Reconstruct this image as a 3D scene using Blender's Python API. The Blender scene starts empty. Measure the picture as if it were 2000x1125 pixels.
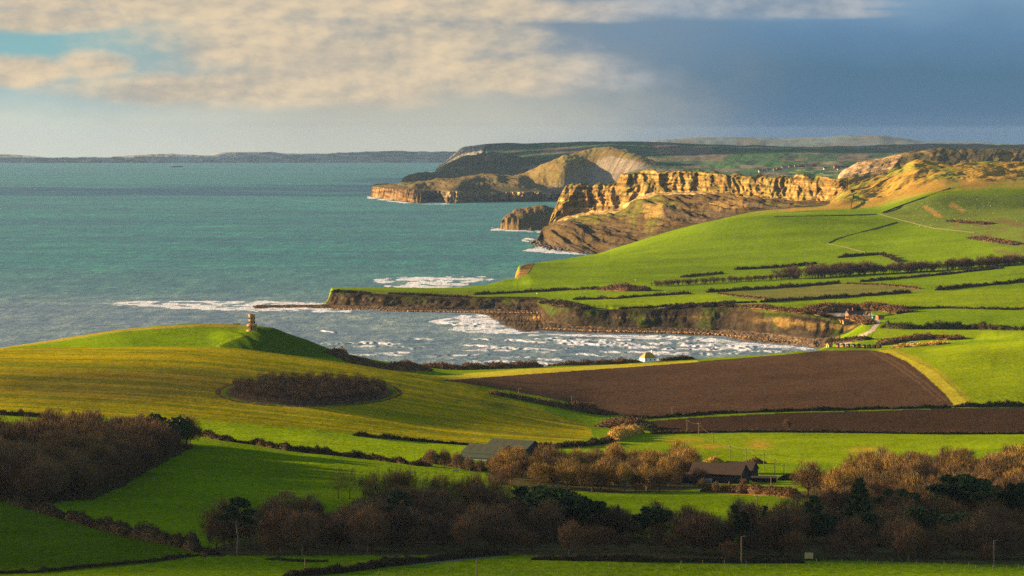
import bpy, math, random
import numpy as np
from mathutils import Vector
random.seed(7); RNG=np.random.default_rng(11)
sc=bpy.context.scene
F=6200.0; H=205.0; TH=math.atan(301.5/F); CT,ST=math.cos(TH),math.sin(TH); R2=2*7430e3
SUN_AZ=math.radians(-70); SUN_EL=math.radians(11.5)
SUN=np.array([math.sin(SUN_AZ)*math.cos(SUN_EL),math.cos(SUN_AZ)*math.cos(SUN_EL),math.sin(SUN_EL)])

# ------------------------------------------------------------------ geometry of the view
def z_of(py,Y):
    v=(562.5-np.asarray(py,float))/F
    return H+Y*(-ST+v*CT)/(CT+v*ST)
def x_of(px,Y,Z): return (px-1000.0)/F*(Y*CT-(Z-H)*ST)
def proj(X,Y,Z):
    yc=Y*CT-(Z-H)*ST; up=Y*ST+(Z-H)*CT
    return 1000+F*X/yc, 562.5-F*up/yc
def sea_d(py):
    # 205 + Y^2/R2 = dep*Y
    v=(562.5-py)/F; dep=(ST-v*CT)/(CT+v*ST)
    disc=dep*dep-4*H/R2
    return (dep-math.sqrt(max(disc,0)))/(2/R2)

# ------------------------------------------------------------------ noise
def _hash(ix,iy,seed):
    n=ix*np.uint32(374761393)+iy*np.uint32(668265263)+np.uint32((seed*974711+1)&0xFFFFFFFF)
    n^=n>>np.uint32(13); n*=np.uint32(1274126177); n^=n>>np.uint32(16)
    return (n&np.uint32(0xFFFF)).astype(np.float32)*np.float32(1/32767.5)-np.float32(1)
def vnoise(x,y,seed=0):
    x=np.asarray(x,dtype=np.float32); y=np.asarray(y,dtype=np.float32); x,y=np.broadcast_arrays(x,y)
    gx=np.floor(x); gy=np.floor(y); ux=x-gx; uy=y-gy; ux=ux*ux*(3-2*ux); uy=uy*uy*(3-2*uy)
    ix=gx.astype(np.int32).view(np.uint32) if gx.ndim else np.uint32(int(gx)&0xFFFFFFFF); iy=gy.astype(np.int32).view(np.uint32) if gy.ndim else np.uint32(int(gy)&0xFFFFFFFF)
    one=np.uint32(1)
    with np.errstate(over='ignore'):
        a=_hash(ix,iy,seed); b=_hash(ix+one,iy,seed); c=_hash(ix,iy+one,seed); d=_hash(ix+one,iy+one,seed)
    a=a+(b-a)*ux; c=c+(d-c)*ux
    return a+(c-a)*uy
def fbm(x,y,seed=0,octv=4,gain=.5):
    s=0;a=1;t=0
    for i in range(octv):
        s=s+a*vnoise(x,y,seed+i*17); t+=a; a*=gain; x=np.asarray(x)*2.03+11.3; y=np.asarray(y)*2.03+5.7
    return s/t
def ridged(x,y,seed=0,octv=4):
    s=0;a=1;t=0
    for i in range(octv):
        s=s+a*(1-2*np.abs(vnoise(x,y,seed+i*13))); t+=a; a*=.5; x=np.asarray(x)*2.1+3.3; y=np.asarray(y)*2.1+8.7
    return s/t
def sstep(a,b,x):
    t=np.clip((x-a)/(b-a),0,1); return t*t*(3-2*t)

def pchip(xk,yk,xq):
    """monotone cubic through 1-D knots"""
    xk=np.asarray(xk,float); yk=np.asarray(yk,float); xq=np.clip(xq,xk[0],xk[-1])
    if len(xk)==1: return np.full_like(xq,yk[0])
    h=np.diff(xk); dl=np.diff(yk)/h; m=np.zeros(len(xk))
    if len(xk)==2: m[:]=dl[0]
    else:
        w1=2*h[1:]+h[:-1]; w2=h[1:]+2*h[:-1]
        ok=dl[1:]*dl[:-1]>0
        mm=np.zeros(len(dl)-1); mm[ok]=(w1[ok]+w2[ok])/(w1[ok]/dl[:-1][ok]+w2[ok]/dl[1:][ok])
        m[1:-1]=mm; m[0]=dl[0]; m[-1]=dl[-1]
    i=np.clip(np.searchsorted(xk,xq,side='right')-1,0,len(h)-1)
    t=(xq-xk[i])/h[i]; t2=t*t; t3=t2*t
    return (2*t3-3*t2+1)*yk[i]+(t3-2*t2+t)*h[i]*m[i]+(-2*t3+3*t2)*yk[i+1]+(t3-t2)*h[i]*m[i+1]

# ------------------------------------------------------------------ mesh building
def mesh_arr(name,V,Fc,smooth=False):
    V=np.ascontiguousarray(V,dtype=np.float32); Fc=np.ascontiguousarray(Fc,dtype=np.int32)
    me=bpy.data.meshes.new(name); n,k=Fc.shape
    me.vertices.add(len(V)); me.vertices.foreach_set('co',V.ravel())
    me.loops.add(n*k); me.loops.foreach_set('vertex_index',Fc.ravel())
    me.polygons.add(n); me.polygons.foreach_set('loop_start',np.arange(0,n*k,k,dtype=np.int32))
    if smooth: me.polygons.foreach_set('use_smooth',np.ones(n,dtype=bool))
    me.update(calc_edges=True)
    return me
def link(name,me,mats,parent=None,loc=None):
    o=bpy.data.objects.new(name,me); sc.collection.objects.link(o)
    if me is not None:
        for m in (mats if isinstance(mats,(list,tuple)) else [mats]):
            if m and len(me.materials)<len(mats if isinstance(mats,(list,tuple)) else [mats]): me.materials.append(m)
    if parent: o.parent=parent
    if loc is not None: o.location=loc
    return o
def tag(o,label,cat,group=None,kind=None):
    o['label']=label
    if cat: o['category']=cat
    if group: o['group']=group
    if kind: o['kind']=kind
    return o
def thing(name,loc,label,cat,group=None,rz=0):
    o=bpy.data.objects.new(name,None); sc.collection.objects.link(o); o.location=loc; o.rotation_euler=(0,0,rz)
    o.empty_display_size=.5
    return tag(o,label,cat,group)
def structure(o): o['kind']='structure'; return o

class MB:
    def __init__(s): s.v=[]; s.f=[]
    def add(s,vs,fs):
        b=len(s.v); s.v+= [tuple(v) for v in vs]; s.f+=[tuple(b+i for i in f) for f in fs]; return s
    def box(s,c,d,rz=0,taper=1.0):
        x,y,z=d[0]/2,d[1]/2,d[2]/2; P=[]
        for k,(sx,sy,sz) in enumerate([(-1,-1,-1),(1,-1,-1),(1,1,-1),(-1,1,-1),(-1,-1,1),(1,-1,1),(1,1,1),(-1,1,1)]):
            t=taper if sz>0 else 1; a=sx*x*t; b=sy*y*t
            P.append((c[0]+a*math.cos(rz)-b*math.sin(rz),c[1]+a*math.sin(rz)+b*math.cos(rz),c[2]+sz*z))
        return s.add(P,[(0,3,2,1),(4,5,6,7),(0,1,5,4),(1,2,6,5),(2,3,7,6),(3,0,4,7)])
    def tube(s,p0,p1,r0,r1,n=6,cap=True):
        p0=Vector(p0);p1=Vector(p1);d=(p1-p0).normalized()
        a=d.orthogonal().normalized(); b=d.cross(a); P=[]
        for p,r in ((p0,r0),(p1,r1)):
            for i in range(n):
                t=2*math.pi*i/n; P.append(p+a*(r*math.cos(t))+b*(r*math.sin(t)))
        fs=[(i,(i+1)%n,n+(i+1)%n,n+i) for i in range(n)]
        if cap: fs+=[tuple(range(n-1,-1,-1)),tuple(range(n,2*n))]
        return s.add(P,fs)
    def lathe(s,prof,n=24,c=(0,0,0)):
        P=[];k=len(prof)
        for r,z in prof:
            for i in range(n):
                t=2*math.pi*i/n; P.append((c[0]+r*math.cos(t),c[1]+r*math.sin(t),c[2]+z))
        fs=[(j*n+i,j*n+(i+1)%n,(j+1)*n+(i+1)%n,(j+1)*n+i) for j in range(k-1) for i in range(n)]
        return s.add(P,fs)
    def prism(s,poly,axis0,axis1,org=(0,0,0)):
        """poly: list of (a,z) in a plane; extruded from axis0 to axis1 along y"""
        n=len(poly); P=[(org[0]+a,org[1]+axis0,org[2]+z) for a,z in poly]+[(org[0]+a,org[1]+axis1,org[2]+z) for a,z in poly]
        return s.add(P,[tuple(range(n)),tuple(range(2*n-1,n-1,-1))]+[(i,n+i,n+(i+1)%n,(i+1)%n) for i in range(n)])
    def mesh(s,name):
        me=bpy.data.meshes.new(name); me.from_pydata(s.v,[],s.f); me.update(); return me
    def build(s,name,mat,parent=None,loc=None,smooth=False):
        me=s.mesh(name)
        if smooth:
            for p in me.polygons: p.use_smooth=True
        return link(name,me,mat,parent,loc)

# ------------------------------------------------------------------ materials
def nodes(name):
    m=bpy.data.materials.new(name); m.use_nodes=True; nt=m.node_tree
    return m,nt,nt.nodes['Principled BSDF']
def N(nt,t,**kw):
    n=nt.nodes.new(t)
    for k,v in kw.items():
        if k in n.inputs.keys() if isinstance(k,str) else False: n.inputs[k].default_value=v
        else: setattr(n,k,v)
    return n
def L(nt,a,b): nt.links.new(a,b)
def math_(nt,op,a,b=None,clamp=False):
    n=nt.nodes.new('ShaderNodeMath'); n.operation=op; n.use_clamp=clamp
    for i,x in enumerate((a,b)):
        if x is None: continue
        if isinstance(x,(int,float)): n.inputs[i].default_value=x
        else: L(nt,x,n.inputs[i])
    return n.outputs[0]
def mix_(nt,fac,a,b,mode='MIX'):
    n=nt.nodes.new('ShaderNodeMix'); n.data_type='RGBA'; n.blend_type=mode
    for s,x in ((0,fac),(6,a),(7,b)):
        if isinstance(x,(int,float)): n.inputs[s].default_value=x
        elif isinstance(x,(tuple,list)): n.inputs[s].default_value=(*x,1) if len(x)==3 else x
        else: L(nt,x,n.inputs[s])
    return n.outputs[2]
def smooth_(nt,x,a,b):
    n=nt.nodes.new('ShaderNodeMapRange'); n.interpolation_type='SMOOTHSTEP'
    L(nt,x,n.inputs[0]); n.inputs[1].default_value=a; n.inputs[2].default_value=b; return n.outputs[0]
def noise_(nt,vec,scale,detail=4,rough=.55,stretch=None,rot=0):
    if stretch or rot:
        mp=nt.nodes.new('ShaderNodeMapping'); mp.inputs['Scale'].default_value=stretch or (1,1,1); mp.inputs['Rotation'].default_value=(0,0,rot)
        L(nt,vec,mp.inputs[0]); vec=mp.outputs[0]
    n=nt.nodes.new('ShaderNodeTexNoise'); n.inputs['Scale'].default_value=scale; n.inputs['Detail'].default_value=detail; n.inputs['Roughness'].default_value=rough
    L(nt,vec,n.inputs['Vector']); return n.outputs[0]
def simple(name,col,rough=.8,var=.25,scale=2.0,metal=0,obj_var=0.0):
    m,nt,b=nodes(name); tc=nt.nodes.new('ShaderNodeTexCoord')
    f=noise_(nt,tc.outputs['Object'],scale,4)
    lo=tuple(c*(1-var) for c in col); hi=tuple(min(1,c*(1+var)) for c in col)
    c=mix_(nt,f,lo,hi)
    if obj_var:
        oi=nt.nodes.new('ShaderNodeObjectInfo')
        k=math_(nt,'ADD',math_(nt,'MULTIPLY',oi.outputs['Random'],2*obj_var),1-obj_var)
        cc=nt.nodes.new('ShaderNodeCombineColor')
        for i in range(3): L(nt,k,cc.inputs[i])
        c=mix_(nt,1.0,c,cc.outputs[0],'MULTIPLY')
    L(nt,c,b.inputs['Base Color']); b.inputs['Roughness'].default_value=rough; b.inputs['Metallic'].default_value=metal
    b.inputs['Specular IOR Level'].default_value=.06
    return m
# ------------------------------------------------------------------ terrain from ribs: each rib is a contour across the land (azimuth, distance, height)
def cols_for(p0,p1,step=1.5,margin=0,mstep=9):
    a=np.arange(p0,p1+step,step)
    if margin: a=np.concatenate([np.arange(p0-margin,p0-1,mstep),a,np.arange(p1+mstep,p1+margin,mstep)])
    return a
def rib_eval(rib,px):
    K=[];D=[];Z=[]
    for k in rib:
        if k[1]=='s': p,_,py=k; d=sea_d(py); z=-d*d/R2
        elif k[1]=='S': p,_,py,off,v=k; d=sea_d(py)+off; z=float(z_of(v,d)) if v>220 else v-d*d/R2
        else:
            p,d,v=k; z=float(z_of(v,d)) if v>220 else v-d*d/R2
        K.append(p);D.append(d);Z.append(z)
    return pchip(K,D,px),pchip(K,Z,px)
def patch(ribs,rows,px):
    """grid (X,Y,Z,t) shape (nrow,ncol)"""
    C=len(px); K=len(ribs); D=np.zeros((K,C)); Zk=np.zeros((K,C))
    for i,r in enumerate(ribs): D[i],Zk[i]=rib_eval(r,px)
    for i in range(1,K): D[i]=np.maximum(D[i],D[i-1]+1.5)
    h=np.diff(D,axis=0); dl=np.diff(Zk,axis=0)/h; m=np.zeros((K,C))
    w1=2*h[1:]+h[:-1]; w2=h[1:]+2*h[:-1]; ok=dl[1:]*dl[:-1]>0
    den=np.where(ok,w1/np.where(ok,dl[:-1],1)+w2/np.where(ok,dl[1:],1),1)
    m[1:-1]=np.where(ok,(w1+w2)/den,0); m[0]=dl[0]; m[-1]=dl[-1]
    Ys=[];Zs=[];T=[]
    for i in range(K-1):
        n=rows[i]; t=(np.arange(n)/n)[:,None]; t2=t*t;t3=t2*t
        Ys.append(D[i]+t*h[i]); Zs.append((2*t3-3*t2+1)*Zk[i]+(t3-2*t2+t)*h[i]*m[i]+(-2*t3+3*t2)*Zk[i+1]+(t3-t2)*h[i]*m[i+1]); T.append(i+t+0*D[i])
    Ys.append(D[-1:]);Zs.append(Zk[-1:]);T.append(np.full((1,C),K-1.0))
    Y=np.concatenate(Ys);Z=np.concatenate(Zs);T=np.concatenate(T)
    return Y,Z,T
def grid_faces(nr,nc,keep=None):
    i=np.arange(nr*nc).reshape(nr,nc)
    Fc=np.stack([i[:-1,:-1],i[:-1,1:],i[1:,1:],i[1:,:-1]],-1).reshape(-1,4)
    if keep is not None:
        k=(keep[:-1,:-1]|keep[:-1,1:]|keep[1:,1:]|keep[1:,:-1]).ravel(); Fc=Fc[k]
    return Fc
def grid_mesh(name,X,Y,Z,keep=None,smooth=True,attrs=None):
    nr,nc=X.shape; V=np.stack([X,Y,Z],-1).reshape(-1,3); Fc=grid_faces(nr,nc,keep)
    used=np.zeros(len(V),bool); used[Fc.ravel()]=True; mp=np.cumsum(used)-1
    me=mesh_arr(name,V[used],mp[Fc],smooth)
    for k,a in (attrs or {}).items():
        if a.ndim==3:
            at=me.attributes.new(k,'FLOAT_COLOR','POINT'); c=np.ones((used.sum(),4),np.float32); c[:,:3]=a.reshape(-1,3)[used]; at.data.foreach_set('color',c.ravel())
        else:
            at=me.attributes.new(k,'FLOAT','POINT'); at.data.foreach_set('value',a.reshape(-1)[used].astype(np.float32))
    return me
def inpoly(px,py,poly):
    r=np.zeros(px.shape,bool); n=len(poly)
    xs=[p[0] for p in poly]; ys=[p[1] for p in poly]
    bb=(px>=min(xs))&(px<=max(xs))&(py>=min(ys))&(py<=max(ys)); idx=np.nonzero(bb.ravel())[0]
    x=px.ravel()[idx]; y=py.ravel()[idx]; c=np.zeros(len(idx),bool)
    for i in range(n):
        x0,y0=poly[i];x1,y1=poly[(i+1)%n]
        if y0==y1: continue
        s=((y0>y)!=(y1>y))&(x<(x1-x0)*(y-y0)/(y1-y0)+x0); c^=s
    r.ravel()[idx]=c; return r

# ---- the land from the foot of the hill to the long cliff
RB=[
 [(0,60,190)],
 [(0,300,148)],
 [(0,560,118)],
 [(0,870,1127),(1200,870,1128),(2000,870,1130)],
 [(0,930,1095),(300,930,1092),(600,930,1090),(1200,930,1088),(1500,930,1095),(2000,930,1101)],
 [(0,1000,1050),(300,1000,1055),(600,1000,1065),(1200,1000,1062),(2000,1000,1072)],
 [(0,1100,1005),(300,1100,1015),(600,1100,1035),(2000,1100,1036)],
 [(0,1200,970),(300,1200,985),(600,1200,1000),(1200,1200,1010),(2000,1200,1005)],
 [(0,1300,935),(300,1300,948),(600,1300,962),(900,1300,972),(1200,1300,978),(1500,1300,975),(2000,1300,970)],
 [(0,1400,900),(300,1400,906),(600,1400,920),(900,1400,936),(1200,1400,950),(1500,1400,954),(2000,1400,940)],
 [(0,1500,860),(300,1500,862),(600,1500,882),(900,1500,906),(1200,1500,922),(1500,1500,934),(1800,1500,922),(2000,1500,912)],
 [(0,1600,812),(300,1600,828),(600,1600,852),(900,1600,878),(1200,1600,892),(1500,1600,904),(1800,1600,898),(2000,1600,890)],
 [(0,1700,776),(300,1700,792),(600,1700,820),(900,1700,856),(1200,1700,870),(1500,1700,880),(1800,1700,877),(2000,1700,868)],
 [(0,1800,742),(300,1800,757),(600,1800,786),(900,1800,830),(1200,1800,856),(1500,1800,862),(2000,1800,855)],
 [(0,1900,712),(300,1900,722),(600,1900,753),(900,1900,800),(1200,1900,844),(1500,1900,846),(2000,1900,846)],
 [(0,2000,693),(300,2000,694),(600,2000,722),(900,2000,772),(1060,2000,803),(1200,2000,824),(1500,2000,822),(2000,2000,818)],
 [(0,2100,682),(150,2100,679),(300,2100,678),(420,2100,680),(600,2100,699),(750,2100,721),(900,2100,748),(1060,2100,778),(1200,2100,798),(1500,2100,791),(1800,2100,785),(2000,2100,782)],
 [(0,2210,52),(300,2200,53.5),(430,2200,53.5),(500,2200,49),(600,2200,41),(700,2200,34),(820,2220,35),(900,2260,737),(1060,2250,752),(1200,2250,757),(1500,2250,752),(1800,2250,745),(1900,2250,742),(2000,2250,737)],
 [(0,2330,44),(100,2330,48),(250,2330,656),(400,2330,656),(450,2330,650),(490,2330,648),(560,2330,673),(600,2330,684),(640,2330,693),(700,2350,33),(820,2380,27),(900,2400,730),(1060,2400,727),(1200,2450,724),(1500,2450,716),(1800,2430,702),(1900,2420,692),(2000,2400,690)],
 [(0,2420,680),(100,2420,665),(250,2420,642),(400,2420,633),(480,2420,635),(530,2420,640),(560,2420,651),(600,2425,665),(650,2430,684),(700,2450,697),(820,2450,718),(900,2500,723),(1060,2550,718),(1200,2600,712),(1350,2650,703),(1500,2720,692),(1570,2760,687),(1640,2760,683),(1700,2760,683),(1800,2700,684),(1900,2560,674),(2000,2500,664)],
 [(0,2480,34),(400,2480,52),(560,2480,40),(700,2500,20),(900,2540,16),(1200,2640,14),(1500,2760,12),(1570,2800,9),(1620,2830,679),(1700,2850,679),(1800,2850,670),(1900,2850,664),(2000,2720,657)],
 [(-300,2510,-3),(700,2520,-3),(900,2570,-3),(1200,2670,-3),(1500,2800,-3),(1580,2880,-3),(1620,2920,4),(1660,2950,10),(1700,2980,650),(1800,2980,642),(2000,2980,638)],
 [(-300,3000,-8),(1500,3000,-8),(1580,2980,-3),(1620,3010,4.5),(1660,3030,14),(1700,3060,632),(1800,3100,622),(2000,3150,612)],
 [(-300,3600,-8),(430,3700,-8),(470,'S',598,0,-3),(500,'s',599),(640,'s',602),(700,'s',606),(900,'s',610.5),(945,'s',614),(962,'s',622),(985,'s',634),(1010,'s',643),(1060,'s',646),(1160,'s',651),(1300,'s',653),(1400,'s',657),(1450,'s',665),(1550,'s',673),(1600,'s',680),(1640,3070,8),(1680,3090,18),(1700,3120,22.5),(1800,3200,610),(2000,3250,602)],
 [(430,3740,-8),(470,3815,-3),(500,3815,-.3),(560,3800,.7),(640,3790,1.6),(700,3745,2),(900,3695,2),(1050,3645,2.2),(1072,3440,2.5),(1200,3335,2.5),(1300,3315,2.5),(1400,3290,2.5),(1500,3200,4),(1600,3100,5),(1650,3095,10),(1690,3110,20),(1800,3260,24),(2000,3300,27)],
 [(430,3800,-8),(500,3840,-4),(600,3830,-2),(630,3820,.8),(639,3815,4),(650,3815,570),(700,3785,574),(800,3760,579),(900,3740,584),(930,3735,582),(1050,3690,583),(1065,3610,588),(1080,3500,595),(1130,3430,600),(1200,3420,603),(1300,3405,602),(1400,3390,598),(1450,3350,599),(1500,3290,602),(1550,3250,607),(1600,3200,616),(1650,3160,626),(1690,3150,22),(1800,3320,26),(2000,3350,27.5)],
 [(430,3850,-8),(625,3880,-4),(639,3890,2),(650,3890,566),(700,3890,567),(900,3860,573),(1060,3850,572),(1200,3700,575),(1500,3600,578),(1800,3550,576),(2000,3600,565)],
 [(600,3960,-6),(639,3950,-2),(648,3950,563),(700,4000,563),(900,4050,561),(945,4100,557),(1000,4250,544),(1040,4200,541),(1100,4200,540),(1200,4150,541),(1500,4100,541),(1800,4050,532),(2000,4050,515)],
 [(600,4060,-6),(900,4110,-4),(945,4160,-3),(1000,4310,-3),(1015,4480,520),(1040,4600,516),(1100,4600,516),(1200,4600,509),(1300,4600,502),(1400,4600,496),(1500,4600,489),(1700,4550,482),(1800,4550,473),(2000,4550,452)],
 [(900,5000,-8),(1005,5000,-6),(1030,4700,-4),(1042,4720,514),(1100,4880,506),(1160,5000,497),(1200,5050,485),(1250,5080,470),(1300,5100,455),(1350,5120,441),(1400,5130,431),(1450,5140,425),(1500,5150,421),(1600,5160,419),(1720,5160,417),(1790,5160,412),(1850,5160,410),(2000,5160,410)],
 [(900,5200,-8),(1040,5000,-6),(1100,4980,-5),(1165,5080,-4),(1200,5150,8),(1300,5250,30),(1400,5300,57),(1450,5300,68),(1500,5290,418),(1600,5270,413),(1720,5250,407),(1790,5250,388),(1850,5250,380),(2000,5250,376)],
 [(900,5900,-8),(1030,5900,-7),(1040,'s',480),(1060,'s',474),(1075,'s',486),(1100,'s',490),(1165,'s',496),(1200,5420,8),(1250,5420,20),(1300,5430,453),(1400,5420,428),(1500,5420,408),(1600,5400,402),(1650,5400,395),(1720,5380,390),(1790,5400,365),(1850,5400,352),(2000,5400,352)],
 [(900,6000,-8),(1030,6000,-7),(1045,6080,1),(1060,6130,455),(1100,5950,448),(1200,5800,440),(1300,5650,415),(1400,5550,405),(1500,5500,397),(1600,5480,396),(1650,5450,385),(1720,5480,370),(1790,5500,340),(1850,5500,335),(2000,5520,338)],
 [(900,6200,-8),(1040,6200,-7),(1060,6200,3),(1075,6250,440),(1120,6250,416),(1150,6230,412),(1200,6180,408),(1230,6150,393),(1260,6120,378),(1330,6040,374),(1400,5940,377),(1440,5890,384),(1500,5810,386),(1560,5720,394),(1620,5620,392),(1650,5580,372),(1700,5600,360),(1760,5650,333),(1790,5600,326),(1850,5600,326),(2000,5640,327)],
 [(900,6360,-8),(1062,6340,-6),(1075,6290,425),(1090,6300,392),(1100,6300,371),(1115,6300,362),(1190,6250,356),(1205,6240,352),(1215,6220,341),(1260,6180,332),(1330,6095,333),(1400,5995,337),(1450,5940,340),(1520,5850,342),(1600,5740,347),(1640,5650,348),(1660,5650,346),(1700,5700,348),(1730,5730,338),(1760,5750,325),(1790,5720,317),(1830,5720,315),(1860,5720,322),(1900,5750,318),(1950,5760,315),(2000,5760,318)],
 [(900,6500,-8),(1062,6480,-8),(1100,6440,60),(1260,6360,100),(1450,6200,105),(1640,5850,105),(1700,5880,110),(1830,5900,135),(2000,5950,135)],
 [(900,7000,-8),(1080,6950,-8),(1150,7000,20),(1400,7000,30),(2000,7000,70)],
]
NR=[4,6,14,26,22,26,26,26,26,30,34,34,30,30,24,20,24,26,24,10,10,8,14,14,36,14,16,26,34,14,22,44,52,84,10,6]
PX=cols_for(-40,2040,1.8,900,18)
Yg,Zg,Tg=patch(RB,NR,PX)
K_=len(RB)
# smooth the ribs' joints slightly across columns for soft hills
def smooth_cols(A,k):
    w=np.hanning(2*k+3)[1:-1]; w/=w.sum(); P=np.pad(A,((0,0),(k,k)),mode='edge')
    return sum(w[i]*P[:,i:i+A.shape[1]] for i in range(2*k+1))
PXg=np.broadcast_to(PX,Yg.shape)
soft=sstep(16.6,15.5,Tg)
Zs=smooth_cols(Zg,14); Zg=Zg*(1-soft)+Zs*soft; s2=sstep(27.9,28.6,Tg)*sstep(31.0,30.5,Tg)*sstep(1180,1260,PXg)[...]; Zs=smooth_cols(smooth_cols(Zg,22),22); Ys=smooth_cols(Yg,22); Zg=Zg*(1-s2)+Zs*s2; Yg=Yg*(1-s2)+Ys*s2
# relief: cliffs carved by buttresses and gullies, slumps, small lumps in the grass
i_top=34; i_face=33; i_mid=32; i_foot=31
Xg=x_of(PXg,Yg,Zg)
face=sstep(i_face-.25,i_face+.15,Tg)*sstep(i_top+.05,i_top-.05,Tg)*sstep(1665,1635,PXg)*sstep(1060,1080,PXg)
buttr=ridged(PXg/31.0+.8*fbm(PXg/70,Tg*.9,3,3)+(Tg-33)*.18,Tg*.7,5,5)
fine=ridged(PXg/11.0+.8*vnoise(PXg/30,Tg*3,4),Tg*3.5,9,4)
big_b=ridged(PXg/95.0,Tg*.2,6,2); Yg=Yg-face*(buttr*19+fine*8+big_b*22+vnoise(PXg/5,Tg*8,91)*3+vnoise(PXg/160,(Zg+Yg*Yg/R2)/5.5,92)*4)*(0.55+0.45*np.sin(np.clip((Tg-i_face),0,1)*math.pi))
Zg=Zg+face*(fine*1.6)*sstep(i_top,i_top-.2,Tg)
Zg=Zg+sstep(i_top-.35,i_top,Tg)*sstep(i_top+1,i_top+.3,Tg)*sstep(1650,1600,PXg)*sstep(1075,1095,PXg)*fbm(PXg/15,0*Tg,95,4)*7
terr=face*sstep(.35,.75,vnoise(Tg*9,PXg/120,4)); Yg=Yg-terr*6
slump=sstep(i_foot-.2,i_foot+.5,Tg)*sstep(i_face+.05,i_face-.3,Tg)*sstep(1640,1500,PXg)*sstep(1040,1070,PXg)
dg=ridged((PXg+ (Tg-31)*95)/46.0,Tg*.8,21,5)+.35*ridged((PXg+(Tg-31)*130)/19.0,Tg*2.1,22,4)
Zg=Zg+slump*(dg*15-3.0+ridged(PXg/13,Tg*4,33,3)*1.8)
# lynchets on the tan hill, terraces
tan=sstep(1600,1690,PXg)*sstep(30.6,31.4,Tg)*sstep(34.2,33.8,Tg)
Zg=Zg+tan*(fbm(PXg/40,Tg*2.2,41,5)*6.0+ridged((PXg-(Tg-30)*60)/52,Tg*1.2,44,3)*4.0*sstep(1870,1780,PXg))
# bay cliffs
bc=sstep(23.95,24.1,Tg)*sstep(25.1,24.9,Tg)*sstep(642,655,PXg)*sstep(1700,1660,PXg)
bump_=ridged(PXg/17.0,Tg*.7,51,4)
Yg=Yg-bc*(ridged((PXg-(Tg-24)*18)/30.0,Tg*.9,51,5)*5+ridged(PXg/110,0*Tg,52,2)*15+fbm(PXg/9,Tg*5,53,3)*3.5)
Zg=Zg-sstep(24.9,25.0,Tg)*sstep(25.35,25.1,Tg)*sstep(645,660,PXg)*sstep(1660,1640,PXg)*(0.6-bump_*.8)
# general lumps
far_=sstep(700,3000,Yg)
Xg=x_of(PXg,Yg,Zg)
land=(Zg+Yg*Yg/R2>1.5)
Ur=Xg*.8+Yg*.6; Vr=-Xg*.6+Yg*.8
Zg=Zg+land*(fbm(Ur/75,Vr/75,61,4)*.6+fbm(Ur/24,Vr/24,64,3)*.16+fbm(Ur/9,Vr/9,62,3)*.13+fbm((Ur+.4*Vr)/240,(Vr-.3*Ur)/240,63,4)*1.6*sstep(2600,4200,Yg))
# tower hill: gully ridges on the right slope, dug path
th=sstep(430,500,PXg)*sstep(640,600,PXg)*sstep(17.15,17.5,Tg)*sstep(18.9,18.2,Tg)
Zg=Zg+th*(vnoise((PXg+ (Tg-17)*70)/16.0,Tg*.5,71)*1.2)
beach=sstep(23.0,23.1,Tg)*sstep(24.1,23.9,Tg)*sstep(480,500,PXg)*sstep(1620,1600,PXg)
Zg=Zg+beach*(vnoise(PXg/1.9,Tg*14,81)*.55+.2)
# the clump of copse ground and the wave-cut spit stay low
Xg=x_of(PXg,Yg,Zg)
PPX,PPY=proj(Xg,Yg,Zg)
HL=Zg+Yg*Yg/R2
# visible envelope for ground look-ups
ENV=np.minimum.accumulate(PPY,axis=0)
def ground(px,py,tmin=3.0,tmax=99):
    """visible ground point under photo position"""
    j=int(np.clip(np.searchsorted(PX,px),1,len(PX)-1))
    a=(px-PX[j-1])/(PX[j]-PX[j-1]); j=j if a>.5 else j-1
    col=ENV[:,j]; ok=np.nonzero((col<=py)&(Tg[:,j]>=tmin))[0]
    i=ok[0] if len(ok) else len(col)-1
    if i>0 and PPY[i-1,j]>py>=PPY[i,j]:
        f=(PPY[i-1,j]-py)/(PPY[i-1,j]-PPY[i,j]+1e-9)
        Y=Yg[i-1,j]*(1-f)+Yg[i,j]*f; Z=Zg[i-1,j]*(1-f)+Zg[i,j]*f
    else: Y=Yg[i,j];Z=Zg[i,j]
    return np.array([x_of(px,Y,Z),Y,Z])
def height(X,Y):
    """ground height at a world point (arrays allowed)"""
    X=np.atleast_1d(X).astype(float);Y=np.atleast_1d(Y).astype(float); Z=np.full(X.shape,50.0)
    for _ in range(2):
        px=1000+F*X/(Y*CT-(Z-H)*ST); j=np.clip(np.searchsorted(PX,px),0,len(PX)-1)
        for q in range(len(X)):
            col=Yg[:,j[q]]; i=int(np.clip(np.searchsorted(col,Y[q]),1,len(col)-1)); f=np.clip((Y[q]-col[i-1])/(col[i]-col[i-1]+1e-9),0,1)
            Z[q]=Zg[i-1,j[q]]*(1-f)+Zg[i,j[q]]*f
    return Z
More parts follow.
